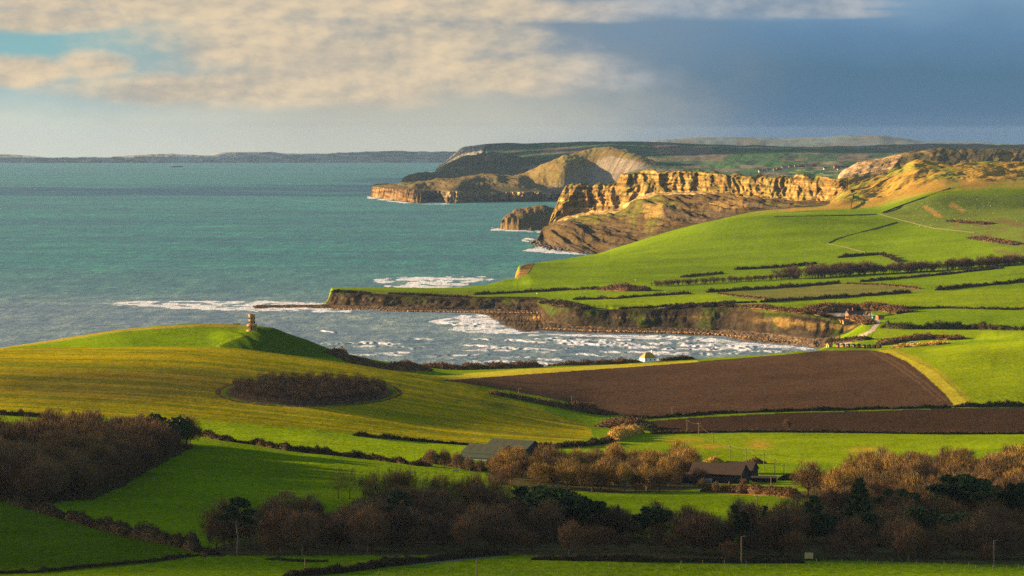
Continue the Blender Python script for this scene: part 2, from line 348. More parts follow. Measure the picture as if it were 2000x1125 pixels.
# ------------------------------------------------------------------ what grows where (albedo, with some shade painted in), classified on the ground itself
def C3(*c): return np.array(c,dtype=np.float32)
G_GRASS=C3(.098,.150,.001); G_BRIGHT=C3(.135,.185,.001); G_DARK=C3(.050,.085,.002)
G_YEL=C3(.228,.182,.002); G_PLOUGH=C3(.052,.030,.0165); G_TAN=C3(.34,.205,.035); G_STRAW=C3(.36,.30,.02)
G_OLIVE=C3(.115,.115,.022); G_SCRUB=C3(.060,.042,.024); G_ROCK=C3(.200,.125,.038); G_SHALE=C3(.080,.060,.040); G_BEACH=C3(.17,.115,.07)
G_SLUMP=C3(.060,.041,.018); G_TRACK=C3(.30,.24,.19)
COL=np.zeros(PPX.shape+(3,),np.float32); COL[:]=G_GRASS
ROCK=np.zeros(PPX.shape,np.float32); STR=np.zeros(PPX.shape,np.float32)
def paint(poly,c,t0=0,t1=99,rock=None,strp=None,wob=0.0,amt=1.0):
    m=(Tg>=t0)&(Tg<=t1)
    wx=PPX+wob*vnoise(PPX/9,PPY/4,5); wy=PPY+wob*.4*vnoise(PPX/8,PPY/3,6)
    m&=inpoly(wx,wy,poly); COL[m]=COL[m]*(1-amt)+c*amt
    if rock is not None: ROCK[m]=rock
    if strp is not None: STR[m]=strp
big=(-900,2900)
# foreground
paint([(-900,960),(0,972),(120,1005),(250,1040),(390,1078),(300,1100),(100,1120),(-900,1135)],G_DARK*1.0,3,9)  # field lying in shade; part of that shade is in this darker green
paint([(-900,800),(0,808),(200,815),(370,822),(520,834),(700,850),(850,864),(1000,869),(1150,866),(1196,850),(1190,834),(1100,798),(1000,772),(900,745),(900,600),(-900,600)],G_YEL,8.5,17.2,strp=1)
paint([(960,768),(1000,772),(1100,799),(1190,834),(1196,850),(1150,866),(1120,868),(1160,850),(1150,832),(1060,800)],G_GRASS,8.5,17.2,strp=0,wob=3)
paint([(372,820),(500,830),(700,848),(850,862),(950,868),(930,885),(900,900),(800,900),(600,878),(480,862),(383,850)],G_BRIGHT*1.15,8,13)
paint([(-900,806),(0,812),(60,816),(120,818),(60,826),(0,826),(-900,826)],G_BRIGHT,8,13,strp=0)
# ploughed land
paint([(860,742),(1000,733),(1270,714),(1400,703),(1560,690),(1600,684.5),(1700,684),(1735,690),(1770,705),(1800,728),(1840,762),(1866,794),(1700,798),(1500,804),(1300,815),(1220,812),(1100,782),(960,757)],G_PLOUGH,14,21.2,strp=0)
paint([(1270,822),(1350,816),(1500,808),(1700,802),(1880,797),(2900,796),(2900,846),(1800,846),(1500,843),(1270,846)],G_PLOUGH*.62,12.5,17,strp=0)
paint([(850,735),(1000,722),(1270,709),(1360,704),(1365,707),(1270,714),(1000,733),(880,742)],G_STRAW*.8,16,21,wob=1)
paint([(1700,683),(1740,682),(1775,697),(1830,728),(1870,762),(1894,792),(1866,794),(1840,762),(1800,728),(1770,705),(1735,690)],G_STRAW*.75,14,21,wob=2)
for dx in (4,17):
    paint([(1690+dx,684),(1696+dx,684),(1745+dx,712),(1790+dx,745),(1835+dx,783),(1830+dx,783),(1785+dx,746),(1740+dx,714)],G_PLOUGH*1.9,14,21,amt=.6,wob=1)
# lit meadows
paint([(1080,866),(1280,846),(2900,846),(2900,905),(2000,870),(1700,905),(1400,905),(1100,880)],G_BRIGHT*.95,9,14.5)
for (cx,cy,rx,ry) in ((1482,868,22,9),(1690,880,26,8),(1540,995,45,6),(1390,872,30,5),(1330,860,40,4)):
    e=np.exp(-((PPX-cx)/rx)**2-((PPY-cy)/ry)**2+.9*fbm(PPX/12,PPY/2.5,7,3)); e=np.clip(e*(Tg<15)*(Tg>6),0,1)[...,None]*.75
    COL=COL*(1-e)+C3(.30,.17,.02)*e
# tower hill
paint([(430,668),(470,655),(500,640),(540,640),(700,697),(720,705),(660,700),(420,684)],G_DARK,17,20)  # right slope turned from the sun, its shade painted into the grass
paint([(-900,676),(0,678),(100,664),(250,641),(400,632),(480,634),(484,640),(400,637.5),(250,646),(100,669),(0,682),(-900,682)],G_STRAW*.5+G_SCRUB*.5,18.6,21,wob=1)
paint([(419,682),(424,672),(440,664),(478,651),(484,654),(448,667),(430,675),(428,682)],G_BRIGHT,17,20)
# coastal strips
m=(Tg>19.6)&(Tg<21)&(PXg<1640); COL[m]=G_SCRUB
# beaches
m=(Tg>=22.9)&(Tg<=24.25)&(PXg<1640); COL[m]=G_BEACH*.6; ROCK[m]=.5
m=(Tg>=23)&(Tg<=24.0)&(PXg>955)&(PXg<1075); COL[m]=G_BEACH*.45+G_SCRUB*.15
m=(Tg>=22.9)&(Tg<=24.6)&(PXg<645); COL[m]=G_BEACH*.45
m=(Tg>=23)&(Tg<=24.0)&(PXg>1350)&(PXg<1640); COL[m]=G_BEACH*(.55+.35*(vnoise(PXg[m]/6,Tg[m]*9,2)>0))[:,None]
e=np.exp(-((PPX-1045)/11.)**2-((PPY-622)/4.)**2)*(Tg>23)*(Tg<24.3); e=e[...,None]; COL=COL*(1-e)+C3(.42,.24,.07)*e
# bay cliffs
cm=(Tg>24.0)&(Tg<=25.22)&(PXg<1700)&(PXg>636)
mixv=sstep(-.45,.15,fbm(PXg/16,Tg*2.2,8,4)+ (Tg-24.5)*.5)[...,None]
cc=G_SHALE*(1-mixv)+(G_SCRUB*.9)*mixv
gr=sstep(.15,.5,fbm(PXg/22,Tg*1.5,18,4))[...,None]; cc=cc*(1-.6*gr)+G_DARK*.6*gr*1.1
hz=sstep(.42,.5,Tg-24)*sstep(.58,.5,Tg-24)*(vnoise(PXg/3.5,Tg*4,19)>.1)*sstep(.0,.3,vnoise(PXg/90,0*Tg,29)+.25); cc=cc*(1-hz[...,None])+G_ROCK*hz[...,None]
rt=sstep(1450,1540,PXg)[...,None]*sstep(.06,-.10,np.abs(Tg-24.42-.12*vnoise(PXg/50,0*Tg,3))-.10+.22*fbm(PXg/10,Tg*5,20,4))[...,None]; cc=cc*(1-rt)+G_ROCK*1.4*rt
gt=(sstep(1420,1500,PXg)*sstep(24.7,24.8,Tg)*sstep(25.15,25.0,Tg))[...,None]*.75; cc=cc*(1-gt)+C3(.13,.14,.02)*gt
COL[cm]=cc[cm]*.62; ROCK[cm]=.35
m=(Tg>25.0)&(Tg<25.35)&(PXg<1690)&(PXg>1060); COL[m]=G_SCRUB
m=(Tg>25.2)&(Tg<26.2)&(PXg<935)&(PXg>640); COL[m]=COL[m]*.55+C3(.085,.075,.02)*.45
# small sandy cliff west
paint([(1003,542),(1020,516),(1043,514),(1040,522),(1030,536),(1012,543)],G_ROCK*.9,27,31,rock=.6,wob=1)
# middle distance fields
paint([(1395,574),(1640,552),(1700,553),(1790,559),(1802,567),(1780,571),(1500,587),(1470,587)],G_OLIVE,24,31,wob=1)
paint([(1130,590),(1190,575),(1400,573),(1470,587),(1230,603),(1130,602)],G_BRIGHT,24,29)
paint([(1470,587),(1800,568),(2900,545),(2900,604),(1720,604),(1560,605),(1400,598),(1130,606)],G_BRIGHT*.95,23,29)
paint([(1750,600),(2900,602),(2900,636),(1720,636),(1722,622)],G_GRASS*1.1,20,25)
paint([(2900,640),(1716,641),(1700,660),(1720,684),(1900,664),(2900,668)],G_BRIGHT,19,24)
paint([(2900,663),(2000,665),(1900,673),(1740,682),(1830,728),(1894,790),(2900,790)],C3(.130,.170,.001),15,20.5)
paint([(1894,792),(1870,762),(1830,728),(1775,697),(1740,682),(1755,683),(1790,697),(1842,728),(1880,762),(1900,790)],G_STRAW*.55,15,20.5,wob=2)
# uneven tone of the long green slope: brighter/duller drifts
dr=fbm(Xg/260,Yg/90,90,3)[...,None]; COL=np.where(((Tg>26)&(Tg<30.2))[...,None],COL*(1+.22*dr),COL)
# upper tan hill and cliff slopes
hm=(Tg>=30.3)&(PXg>=1400); tanmix=sstep(-.15,.25,fbm(PXg/38,Tg*2.0,12,5)+.22)[...,None]
hc=G_TAN*.72*tanmix+C3(.16,.15,.02)*(1-tanmix); w=(sstep(30.1,30.5,Tg)*sstep(1420,1560,PXg))[...,None]; COL=COL*(1-w)+hc*w
sp=sstep(.38,.6,fbm(Xg/26,Yg/38,14,5))[...,None]*w*(Tg>31)[...,None]*.75; COL=COL*(1-sp)+C3(.07,.055,.02)*sp
paint([(1720,418),(1790,387),(1850,380),(2900,376),(2900,560),(1935,480),(1890,458),(1800,440)],C3(.10,.13,.014),26,32.2,wob=3)
rg=(inpoly(PPX,PPY,[(1850,430),(2900,400),(2900,520),(1960,500),(1900,470)]))&(Tg>26)&(Tg<31)
sg=(sstep(.05,.35,fbm(PXg/30,PPY/7,15,4))*rg)[...,None]*.8; COL=COL*(1-sg)+C3(.12,.085,.03)*sg
for (a,b,c_,d) in ((1800,405,1835,424),(1850,400,1878,412)):
    paint([(a,b),(a+8,b-6),(c_+10,d),(c_,d+2)],G_TAN*.8,27,33,wob=4)
sl=(slump>.05); gsl=sstep(.0,.4,fbm(PXg/35,Tg*1.4,16,4)+ (Tg-32.2)*.25)[...,None]
sc_=G_SLUMP*(1-gsl)+C3(.075,.070,.014)*gsl*1.0
shl=sstep(.15,.45,fbm((PXg+(Tg-31)*95)/40,Tg*2,26,4)+ (31.9-Tg)*.5)[...,None]; sc_=sc_*(1-.7*shl)+G_SHALE*.8*shl*.7
COL=np.where(sl[...,None],sc_,COL); ROCK=np.where(sl,.45,ROCK)
wl=sl&inpoly(PPX,PPY,[(1380,395),(1450,390),(1460,405),(1400,412)])|sl&inpoly(PPX,PPY,[(1255,400),(1290,395),(1300,420),(1260,428)]); COL[wl]=COL[wl]*.4+G_ROCK*.6
fm=face>.25; STRA=vnoise(PXg/140,HL/5.0+PXg*.012,93)*.5+vnoise(PXg/60,HL/2.6+PXg*.012,94)*.35
top_g=sstep(.80,.97,(Tg-i_face)+.22*fbm(PXg/14,0*Tg,23,3))[...,None]
ledge=sstep(-.1,.35,fbm(PXg/16,Tg*4,24,5)+.3*vnoise(PXg/60,Tg*.5,27))[...,None]*.8
fc=G_ROCK*(1-ledge)+C3(.14,.11,.03)*ledge; fc=fc*(1-top_g)+C3(.10,.095,.02)*top_g
low=sstep(.16,.0,(Tg-i_face))[...,None]; fc=fc*(1-low*.5)+C3(.38,.27,.12)*low*.5
fc=fc*(1+.75*STRA[...,None]); COL=np.where(fm[...,None],fc,COL); ROCK=np.where(fm,.7,ROCK)
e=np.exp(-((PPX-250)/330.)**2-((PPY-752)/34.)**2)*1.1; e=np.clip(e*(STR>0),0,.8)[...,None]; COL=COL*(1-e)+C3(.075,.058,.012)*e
# ring of bare soil and rough green bank round the copse
ex=(PPX-603)/165.0; ey=(PPY-766)/26.0; rr=np.sqrt(ex*ex+ey*ey)*(1+.03*fbm(PXg/20,Yg/20,31,3)); cm=(Tg>11)&(Tg<17)
m=cm&(rr<1.11)&(rr>=1.05); COL[m]=G_PLOUGH*1.1; STR[m]=0
m=cm&(rr<1.04); COL[m]=G_DARK; STR[m]=0
m=cm&(rr<.99); COL[m]=C3(.05,.035,.022); STR[m]=0
# wood floors
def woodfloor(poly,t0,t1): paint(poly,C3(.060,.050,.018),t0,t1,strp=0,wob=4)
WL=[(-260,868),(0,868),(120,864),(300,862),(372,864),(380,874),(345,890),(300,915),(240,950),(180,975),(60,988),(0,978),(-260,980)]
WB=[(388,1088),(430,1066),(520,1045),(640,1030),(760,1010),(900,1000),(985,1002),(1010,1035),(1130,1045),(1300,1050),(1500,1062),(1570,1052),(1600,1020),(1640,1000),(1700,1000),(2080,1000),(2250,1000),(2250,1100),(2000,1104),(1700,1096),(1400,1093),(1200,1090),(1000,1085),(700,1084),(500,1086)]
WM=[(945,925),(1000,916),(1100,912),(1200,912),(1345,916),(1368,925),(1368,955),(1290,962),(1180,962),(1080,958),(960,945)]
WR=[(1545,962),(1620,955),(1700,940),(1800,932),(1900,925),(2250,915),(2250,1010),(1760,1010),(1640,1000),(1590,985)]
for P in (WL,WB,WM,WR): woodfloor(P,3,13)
# lanes
paint([(1632,683),(1640,668),(1668,660),(1700,644),(1712,628),(1706,620),(1690,611),(1700,611),(1716,622),(1720,630),(1708,646),(1680,662),(1650,674),(1640,684)],G_TRACK,20,28,strp=0)
paint([(1615,612),(1640,611),(1700,616),(1700,621),(1640,620),(1615,616)],G_TRACK*.75,22,28,strp=0)
paint([(750,1103),(860,1093),(960,1086),(985,1086),(900,1095),(760,1107)],G_TRACK*.45,3,6,strp=0)
paint([(1475,934),(1520,932),(1535,936),(1500,941),(1475,941)],G_TRACK*.6,8,13)
paint([(1365,957),(1440,960),(1560,966),(1570,970),(1440,966),(1365,961)],G_TAN*.8,7,13,wob=2)

# far scars etc are painted on their own patches
def ground_mat(name,scale=1.0,stripe=True):
    m,nt,b=nodes(name); tc=nt.nodes.new('ShaderNodeTexCoord').outputs['Object']
    at=nt.nodes.new('ShaderNodeAttribute'); at.attribute_name='albedo'
    ar=nt.nodes.new('ShaderNodeAttribute'); ar.attribute_name='rock'
    n1=noise_(nt,tc,.012/scale,5,.6); n2=noise_(nt,tc,.10/scale,6,.78); n3=noise_(nt,tc,.5/scale,4,.8,stretch=(1,.35,1))
    k=math_(nt,'ADD',math_(nt,'MULTIPLY',n1,.55),math_(nt,'ADD',math_(nt,'MULTIPLY',n2,.45),math_(nt,'MULTIPLY',n3,1.1)))
    k=math_(nt,'ADD',math_(nt,'MULTIPLY',math_(nt,'SUBTRACT',k,1.05),1.7),1.0)
    cc=nt.nodes.new('ShaderNodeCombineColor'); 
    for i in range(3): L(nt,k,cc.inputs[i])
    col=mix_(nt,1.0,at.outputs['Color'],cc.outputs[0],'MULTIPLY')
    # dry patches
    dry=smooth_(nt,noise_(nt,tc,.03/scale,6,.7),.56,.72)
    col=mix_(nt,math_(nt,'MULTIPLY',dry,.35),col,mix_(nt,1.0,col,(1.7,1.05,.8),'MULTIPLY'))
    if stripe:
        as_=nt.nodes.new('ShaderNodeAttribute'); as_.attribute_name='stripe'
        s1=noise_(nt,tc,1.0,4,.6,stretch=(.0024,.050,.02),rot=math.radians(4)); s2=noise_(nt,tc,1.0,3,.6,stretch=(.006,.24,.05),rot=math.radians(4))
        y=smooth_(nt,s1,.47,.56); yy=smooth_(nt,s2,.50,.62)
        sc1=mix_(nt,y,mix_(nt,1.0,col,(.62,.80,.92),'MULTIPLY'),col)
        sc1=mix_(nt,math_(nt,'MULTIPLY',yy,.45),sc1,mix_(nt,1.0,sc1,(1.7,1.35,.7),'MULTIPLY'))
        br=smooth_(nt,noise_(nt,tc,1.0,3,.5,stretch=(.003,.02,.02),rot=math.radians(4)),.56,.66)
        sc1=mix_(nt,math_(nt,'MULTIPLY',br,.5),sc1,(.10,.055,.018))
        col=mix_(nt,as_.outputs['Fac'],col,sc1)
    # strata and cracks on bare rock
    st=noise_(nt,tc,1.0,5,.7,stretch=(.012/scale,.012/scale,.28/scale)); cr=noise_(nt,tc,.09/scale,6,.75,stretch=(1,1,.35))
    rk=math_(nt,'MULTIPLY',math_(nt,'ADD',smooth_(nt,st,.35,.65),.35),math_(nt,'ADD',smooth_(nt,cr,.36,.62),.25))
    rc=nt.nodes.new('ShaderNodeCombineColor')
    for i,g in enumerate((1.25,1.18,1.0)): L(nt,math_(nt,'MULTIPLY',rk,g),rc.inputs[i])
    col=mix_(nt,ar.outputs['Fac'],col,mix_(nt,1.0,col,rc.outputs[0],'MULTIPLY'))
    L(nt,col,b.inputs['Base Color']); b.inputs['Roughness'].default_value=1; b.inputs['Specular IOR Level'].default_value=0
    bp=nt.nodes.new('ShaderNodeBump'); bp.inputs['Strength'].default_value=.6; bp.inputs['Distance'].default_value=1.6*scale
    hh=math_(nt,'ADD',math_(nt,'MULTIPLY',n2,.6),math_(nt,'ADD',math_(nt,'MULTIPLY',n3,.22),math_(nt,'MULTIPLY',math_(nt,'MULTIPLY',cr,ar.outputs['Fac']),3.0)))
    L(nt,hh,bp.inputs['Height']); L(nt,bp.outputs[0],b.inputs['Normal'])
    return m
M_GROUND=ground_mat('farmland')
keep=HL>-4.5
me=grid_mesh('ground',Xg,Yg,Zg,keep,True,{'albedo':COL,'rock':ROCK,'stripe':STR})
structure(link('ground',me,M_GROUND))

# ------------------------------------------------------------------ farther land
M_FAR=ground_mat('distant_land',3.0,False)
def far_land(name,ribs,rows,px,colf,disp=None,smk=4,minh=-6):
    Y,Z,T=patch(ribs,rows,px); P=np.broadcast_to(px,Y.shape); Z=smooth_cols(Z,smk) if smk else Z
    if disp: Y,Z=disp(P,Y,Z,T)
    X=x_of(P,Y,Z); a,b=proj(X,Y,Z); c,r=colf(a,b,Y,T)
    me=grid_mesh(name,X,Y,Z,(Z+Y*Y/R2)>minh,True,{'albedo':c.astype(np.float32),'rock':r.astype(np.float32)})
    return structure(link(name,me,M_FAR))
def const(c,P): 
    a=np.zeros(P.shape+(3,),np.float32); a[:]=c; return a
def blend(c,m,k): m=m[...,None]; return c*(1-m)+C3(*k)*m
# island-like headland
def f_tout(P,Q,Y,T):
    c=const((.11,.07,.028),P); c=blend(c,sstep(.0,.4,fbm(P/20,Q/6,3,4)),(.09,.075,.03)); f=(T<1.0)*1.0
    c=blend(c,f,(.26,.16,.065)); return c,f
def d_cliff(t0,t1,A,fx=20):
    def g(P,Y,Z,T):
        w=sstep(t0-.02,t0+.1,T)*sstep(t1+.02,t1-.1,T); return Y-w*A*ridged(P/fx,T*.7,7,5), Z+(fbm(P/14,Y/90,8,4)*4)*(T>t0+.3)*sstep(0,10,Z+Y*Y/R2)
    return g
far_land('headland',[
 [(965,6700,-8)],
 [(960,6860,-8),(975,'S',447,0,-4),(980,'s',448),(1030,'s',450),(1060,'s',450),(1110,'s',448)],
 [(960,6900,-8),(975,6900,-4),(980,6910,432),(1000,6910,423),(1030,6900,428),(1060,6900,436),(1110,6890,440)],
 [(960,6960,-8),(976,6960,-6),(982,6960,428),(1000,7010,413),(1030,7050,404),(1050,7060,401),(1075,7060,403),(1090,7060,408),(1110,7060,420),(1135,7060,430)],
 [(960,7200,-8)],],[3,26,26,14],cols_for(960,1140,1.0),f_tout,d_cliff(1,2,10,12),1)
# far bay with the bare hill
def f_bay(P,Q,Y,T):
    c=const((.100,.070,.026),P)
    c=blend(c,sstep(-.1,.35,fbm(P/45,Q/7,3,5))*.8,(.055,.055,.022))
    c=blend(c,sstep(.1,.4,fbm(P/30,Q/5,13,5))*.7*(P>1020),(.15,.15,.03))
    c=blend(c,(T>3)*sstep(960,1080,P),(.125,.088,.026)); c=blend(c,(T>3)*sstep(1040,1120,P)*sstep(.1,.5,fbm(P/40,Q/10,5,4))*.5,(.12,.13,.03))
    f=((T>=1)&(T<2))*1.0; rk=f*(P<1150)
    c=blend(c,rk*.9,(.11,.085,.05))
    c=blend(c,rk*sstep(845,780,P),(.125,.078,.036)); c=blend(c,rk*sstep(.1,.3,ridged(P/11,T*.4,6,3))*sstep(860,880,P)*sstep(1.25,1.5,T),(.20,.14,.07))
    sc_=inpoly(P+14*fbm(P/9,Q/5,1,4),Q+5*fbm(P/6,Q/6,2,3),[(1146,360),(1155,330),(1175,309),(1195,305),(1215,309),(1262,318),(1280,323),(1262,332),(1238,340),(1232,356)])&(T>2.3)
    c=blend(c,sc_*1.0,(.19,.15,.10)); gp=inpoly(P,Q,[(1045,372),(1100,350),(1160,318),(1148,362),(1110,392)])&(T>1.5); c=blend(c,gp*.7*sstep(-.2,.2,ridged(P/9,T*2,2,3)),(.16,.13,.08))
    rk=rk*(1-sc_); return c,rk
def d_bay(P,Y,Z,T):
    w=sstep(1,1.1,T)*sstep(2,1.9,T); Y=Y-w*(55*ridged(P/26,T*.5,7,4)+18*ridged(P/7,T,17,3))
    s=sstep(1140,1160,P)*sstep(1290,1260,P)*sstep(2.4,2.6,T)*sstep(3.95,3.7,T)
    Z=Z+s*2.2*ridged((P-8*(T-3)*6)/10,T*.4,9,4)+sstep(2,2.3,T)*sstep(0,12,Z+Y*Y/R2)*fbm(P/22,T*4,19,4)*9*(1-s)
    return Y,Z
far_land('bay_headland',[
 [(700,9000,-10)],
 [(712,'S',383,0,-8),(723,'S',383,0,-2),(726,'s',384),(760,'s',390),(800,'s',395),(815,'s',397),(850,'s',394),(880,'s',396.5),(960,'s',394),(1090,'s',393),(1340,'s',392)],
 [(712,'S',383,60,-8),(723,'S',383,60,-2),(727,'S',384,70,366),(760,'S',390,80,367),(800,'S',395,90,370),(850,'S',394,90,372),(880,'S',396.5,90,373),(960,'S',394,90,374),(1050,'S',394,80,374),(1100,'S',393,90,377),(1200,'S',392,120,372),(1340,'S',392,120,372)],
 [(712,11100,-8),(723,11100,-3),(729,11100,364),(760,11000,359),(800,10700,355),(860,10500,350),(900,10500,346),(930,10500,341),(960,10500,340),(985,10400,345),(1010,10250,352),(1040,10150,366),(1100,10100,366),(1150,10400,356),(1200,10310,354),(1260,10230,350),(1340,10200,352)],
 [(712,11500,-8),(860,11500,-8),(900,11400,10),(960,11300,343),(1000,11150,342),(1040,11000,330),(1070,10900,316),(1100,10850,304),(1130,11000,296),(1160,11000,290),(1190,10950,287),(1215,10850,290),(1240,10720,298),(1262,10620,308),(1290,10520,322),(1330,10450,336)],
 [(712,11900,-12),(960,11900,-8),(1100,11800,40),(1340,11800,40)]],[3,34,34,50,10],cols_for(708,1345,1.0),f_bay,d_bay,2)
def f_dark(P,Q,Y,T):
    c=const((.060,.060,.03),P); c=blend(c,sstep(.1,.5,fbm(P/25,Q/6,3,4))*.5,(.12,.095,.05)); return c,0*P+.3
far_land('dark_headland',[
 [(760,11600,-10)],[(760,11900,-10),(778,11950,-6),(784,12000,352),(800,12000,341),(830,12000,338),(850,12000,336),(880,12000,331),(920,12000,327),(1000,12000,330),(1180,12000,335)],
 [(760,12400,-12),(880,12400,335),(1180,12400,340)],
 [(760,12700,-12),(852,12700,-8),(862,12800,328),(880,12800,317),(905,12800,306),(940,12800,299),(965,12800,297),(1000,12800,303),(1060,12800,311),(1180,12800,318)],
 [(760,13200,-16),(1180,13200,60)]],[26,14,34,8],cols_for(760,1180,1.3),f_dark,lambda P,Y,Z,T:(Y,Z+sstep(0,15,Z+Y*Y/R2)*fbm(P/16,T*4,19,4)*8),2)
def f_down(P,Q,Y,T):
    c=const((.038,.072,.045),P); cell=vnoise(np.floor(P/55+.3*np.sin(Q/6)),np.floor(Q/7),9)  # base shifted to blue-green, putting distance haze into the colour
    c=blend(c,sstep(.2,.4,cell)*.7*(P>1000),(.135,.10,.075)); c=blend(c,sstep(-.2,-.5,cell)*.6*(P>1000),(.045,.10,.03))
    hd=((np.abs((P/55+.3*np.sin(Q/6))%1-.5)>.485)|(np.abs((Q/7)%1-.5)>.47))&(P>1000); c=blend(c,hd*.6,(.03,.035,.02))
    w=inpoly(P+2*vnoise(P/3,Q/3,1),Q,[(846,332),(852,324),(885,303),(903,286),(945,281),(948,284),(942,300),(915,305),(900,303),(885,313)])
    c=blend(c,w*1.0,(.20,.185,.165)); v=inpoly(P,Q,[(1480,345),(1560,331),(1650,328),(1700,330),(1640,350)]); c=blend(c,v*sstep(-.1,.2,fbm(P/18,Q/2.5,4,4)),(.13,.16,.05))
    c=blend(c,(P>860)*(P<1100)*(Q>284)*sstep(.0,.3,fbm(P/30,Q/5,14,4))*.5*(1-w),(.11,.085,.06)); return c,w*.5
far_land('downs',[
 [(800,8600,-12),(1150,8600,-8),(1250,8600,352),(1300,8600,356),(2160,8600,357)],
 [(800,9600,-12),(1150,9600,-8),(1250,9600,338),(1500,9600,336),(1700,9600,330),(2160,9600,330)],
 [(800,13400,-24),(850,13700,-22),(865,13800,330),(900,13800,320),(945,13600,315),(1200,12500,306),(1350,11500,312),(1500,11200,310),(1700,11200,308),(2160,11000,306)],
 [(800,15000,-30),(842,15000,-30),(852,15000,328),(870,15000,315),(885,15100,303),(904,15200,287),(920,15200,284),(945,15200,281),(1060,15200,278.5),(1170,15000,275),(1300,15000,279),(1420,15000,283),(1500,15000,285),(1600,15000,286),(1700,15000,284),(1800,15000,281.5),(1900,15000,282),(2160,15000,284)],
 [(800,16500,-60)]],[26,50,60,6],cols_for(800,2160,2.0),f_down,lambda P,Y,Z,T:(Y,Z+sstep(0,15,Z+Y*Y/R2)*(fbm(P/40,T*3,19,4)*6+sstep(960,940,P)*sstep(880,900,P)*(T>2)*ridged(P/6,T,5,3)*6*sstep(3,2.8,T))),2)
def f_chalk(P,Q,Y,T):
    c=const((.17,.105,.03),P); c=blend(c,sstep(-.12,.12,fbm((P+Q*2)/30,Q/8,3,5)+.25*sstep(1740,1800,P)),(.055,.047,.02)); 
    w=inpoly(P+3*vnoise(P/4,Q/4,1),Q,[(1635,350),(1645,328),(1680,316),(1755,300),(1762,306),(1740,330),(1700,336),(1660,350)])
    sp=sstep(-.15,.25,fbm((P-Q*1.2)/12,Q/14,8,4)); c=blend(c,w*1.0,(.24,.16,.075)); c=blend(c,w*sstep(1750,1660,P)*sp,(.33,.24,.14)); return c,w*.7
far_land('chalk_hill',[
 [(1600,7300,-10),(2160,7300,60)],[(1600,7500,-10),(1625,7500,40),(1640,7560,350),(1700,7600,352),(2160,7600,345)],
 [(1600,8000,-10),(1626,8000,-8),(1636,8000,345),(1645,8000,333),(1660,8000,325),(1690,8000,312),(1720,8000,308),(1760,8000,299),(1800,8000,293),(1850,8000,290),(1900,8000,290),(2000,8000,292),(2160,8000,292)],
 [(1600,8400,-10),(2160,8400,100)]],[10,70,8],cols_for(1600,2160,1.5,0),f_chalk,lambda P,Y,Z,T:(Y-sstep(1,1.1,T)*sstep(2,1.8,T)*(14*ridged((P-T*30)/26,T*.9,9,5)+25*fbm(P/60,T*.8,10,3)),Z+sstep(1,1.2,T)*fbm(P/24,T*4,19,4)*5*sstep(2.4,2,T)),2)
def f_blue(P,Q,Y,T):
    c=const((.10,.13,.12),P); c=blend(c,sstep(.1,.3,vnoise(np.floor(P/40),np.floor(Q/3),4)),(.11,.10,.07)); return c,0*P
far_land('far_hills',[[(1200,24000,-80)],[(1200,26000,-100),(1255,26000,-90),(1280,26000,281),(1320,26000,279),(1500,26000,282),(1700,26000,281),(2160,26000,284)],
 [(1200,28000,-110),(1250,28000,281),(1280,28000,273.5),(1330,28000,270.5),(1400,28000,268.5),(1450,28000,268),(1520,28000,270),(1600,28000,268),(1650,28000,265),(1700,28000,264.5),(1760,28000,269),(1800,28000,275),(1900,28000,278),(2160,28000,284)],
 [(1200,30000,-160)]],[8,12,4],cols_for(1200,2160,4),f_blue,lambda P,Y,Z,T:(Y,Z+6*fbm(P/25,T,4,4)),1,-90)
def f_coast(P,Q,Y,T):
    c=const((.30,.31,.29),P); c=blend(c,sstep(.0,.3,vnoise(np.floor(P/22),np.floor(Q/2.2),4))*.8,(.13,.13,.08)); c=blend(c,(T<1.12)*1.0,(.32,.27,.2))  # base paled so the coast carries far haze in its colour
    c=blend(c,(vnoise(P/2.4,Q/.8,6)>.55)*(Q>306)*.8,(.5,.46,.42)); return c,0*P
far_land('far_coast',[[(-320,26000,-4)],[(-320,'s',318.2),(950,'s',317.5)],[(-320,26600,311),(950,26600,310)],
 [(-320,28500,299),(-60,28500,300),(40,28500,303),(100,28500,307),(230,28500,305),(280,28500,302),(320,28500,300),(370,28500,302),(400,28500,303),(440,28500,298),(480,28500,297),(520,28500,296.5),(560,28500,299),(600,28500,300),(680,28500,297),(720,28500,296),(770,28500,294.5),(830,28500,296),(880,28500,296),(950,28500,294)],
 [(-320,30000,-80)]],[2,8,14,4],cols_for(-320,950,2.5),f_coast,lambda P,Y,Z,T:(Y,Z+5*fbm(P/14,T,4,4)*(T>1.5)),1,-60)
# ------------------------------------------------------------------ sea
pys=np.concatenate([np.arange(311.4,420,.9),np.arange(420,560,1.0),np.arange(560,735,.55),[780,900]])[::-1]
cx=cols_for(-60,1760,1.6,400,12)
Dd=np.array([sea_d(p) for p in pys]); Y=np.repeat(Dd[:,None],len(cx),1); P=np.broadcast_to(cx,Y.shape); Q=np.repeat(pys[:,None],len(cx),1)
Z=-Y*Y/R2; X=x_of(P,Y,Z)
foam=np.zeros(P.shape)
def fpoly(poly,v,wx=8,wy=2.0,k=1):
    global foam
    a=P+wx*fbm(P/14,Q/3,k,4); b=Q+wy*fbm(P/20,Q/3,k+3,4); foam=np.maximum(foam,inpoly(a,b,poly)*v)
fpoly([(165,592),(300,587),(500,588),(640,590),(650,600),(700,606),(690,611),(560,608),(420,606),(330,603),(250,596)],.97,20,2.2,1)
fpoly([(722,546),(800,540),(960,540),(975,545),(930,553),(900,562),(860,566),(770,563),(745,556)],.97,22,3,5)
fpoly([(838,628),(900,616),(955,614),(968,628),(1000,644),(1060,648),(1010,652),(930,650),(880,646),(890,636),(850,632)],1.0,10,3,9)
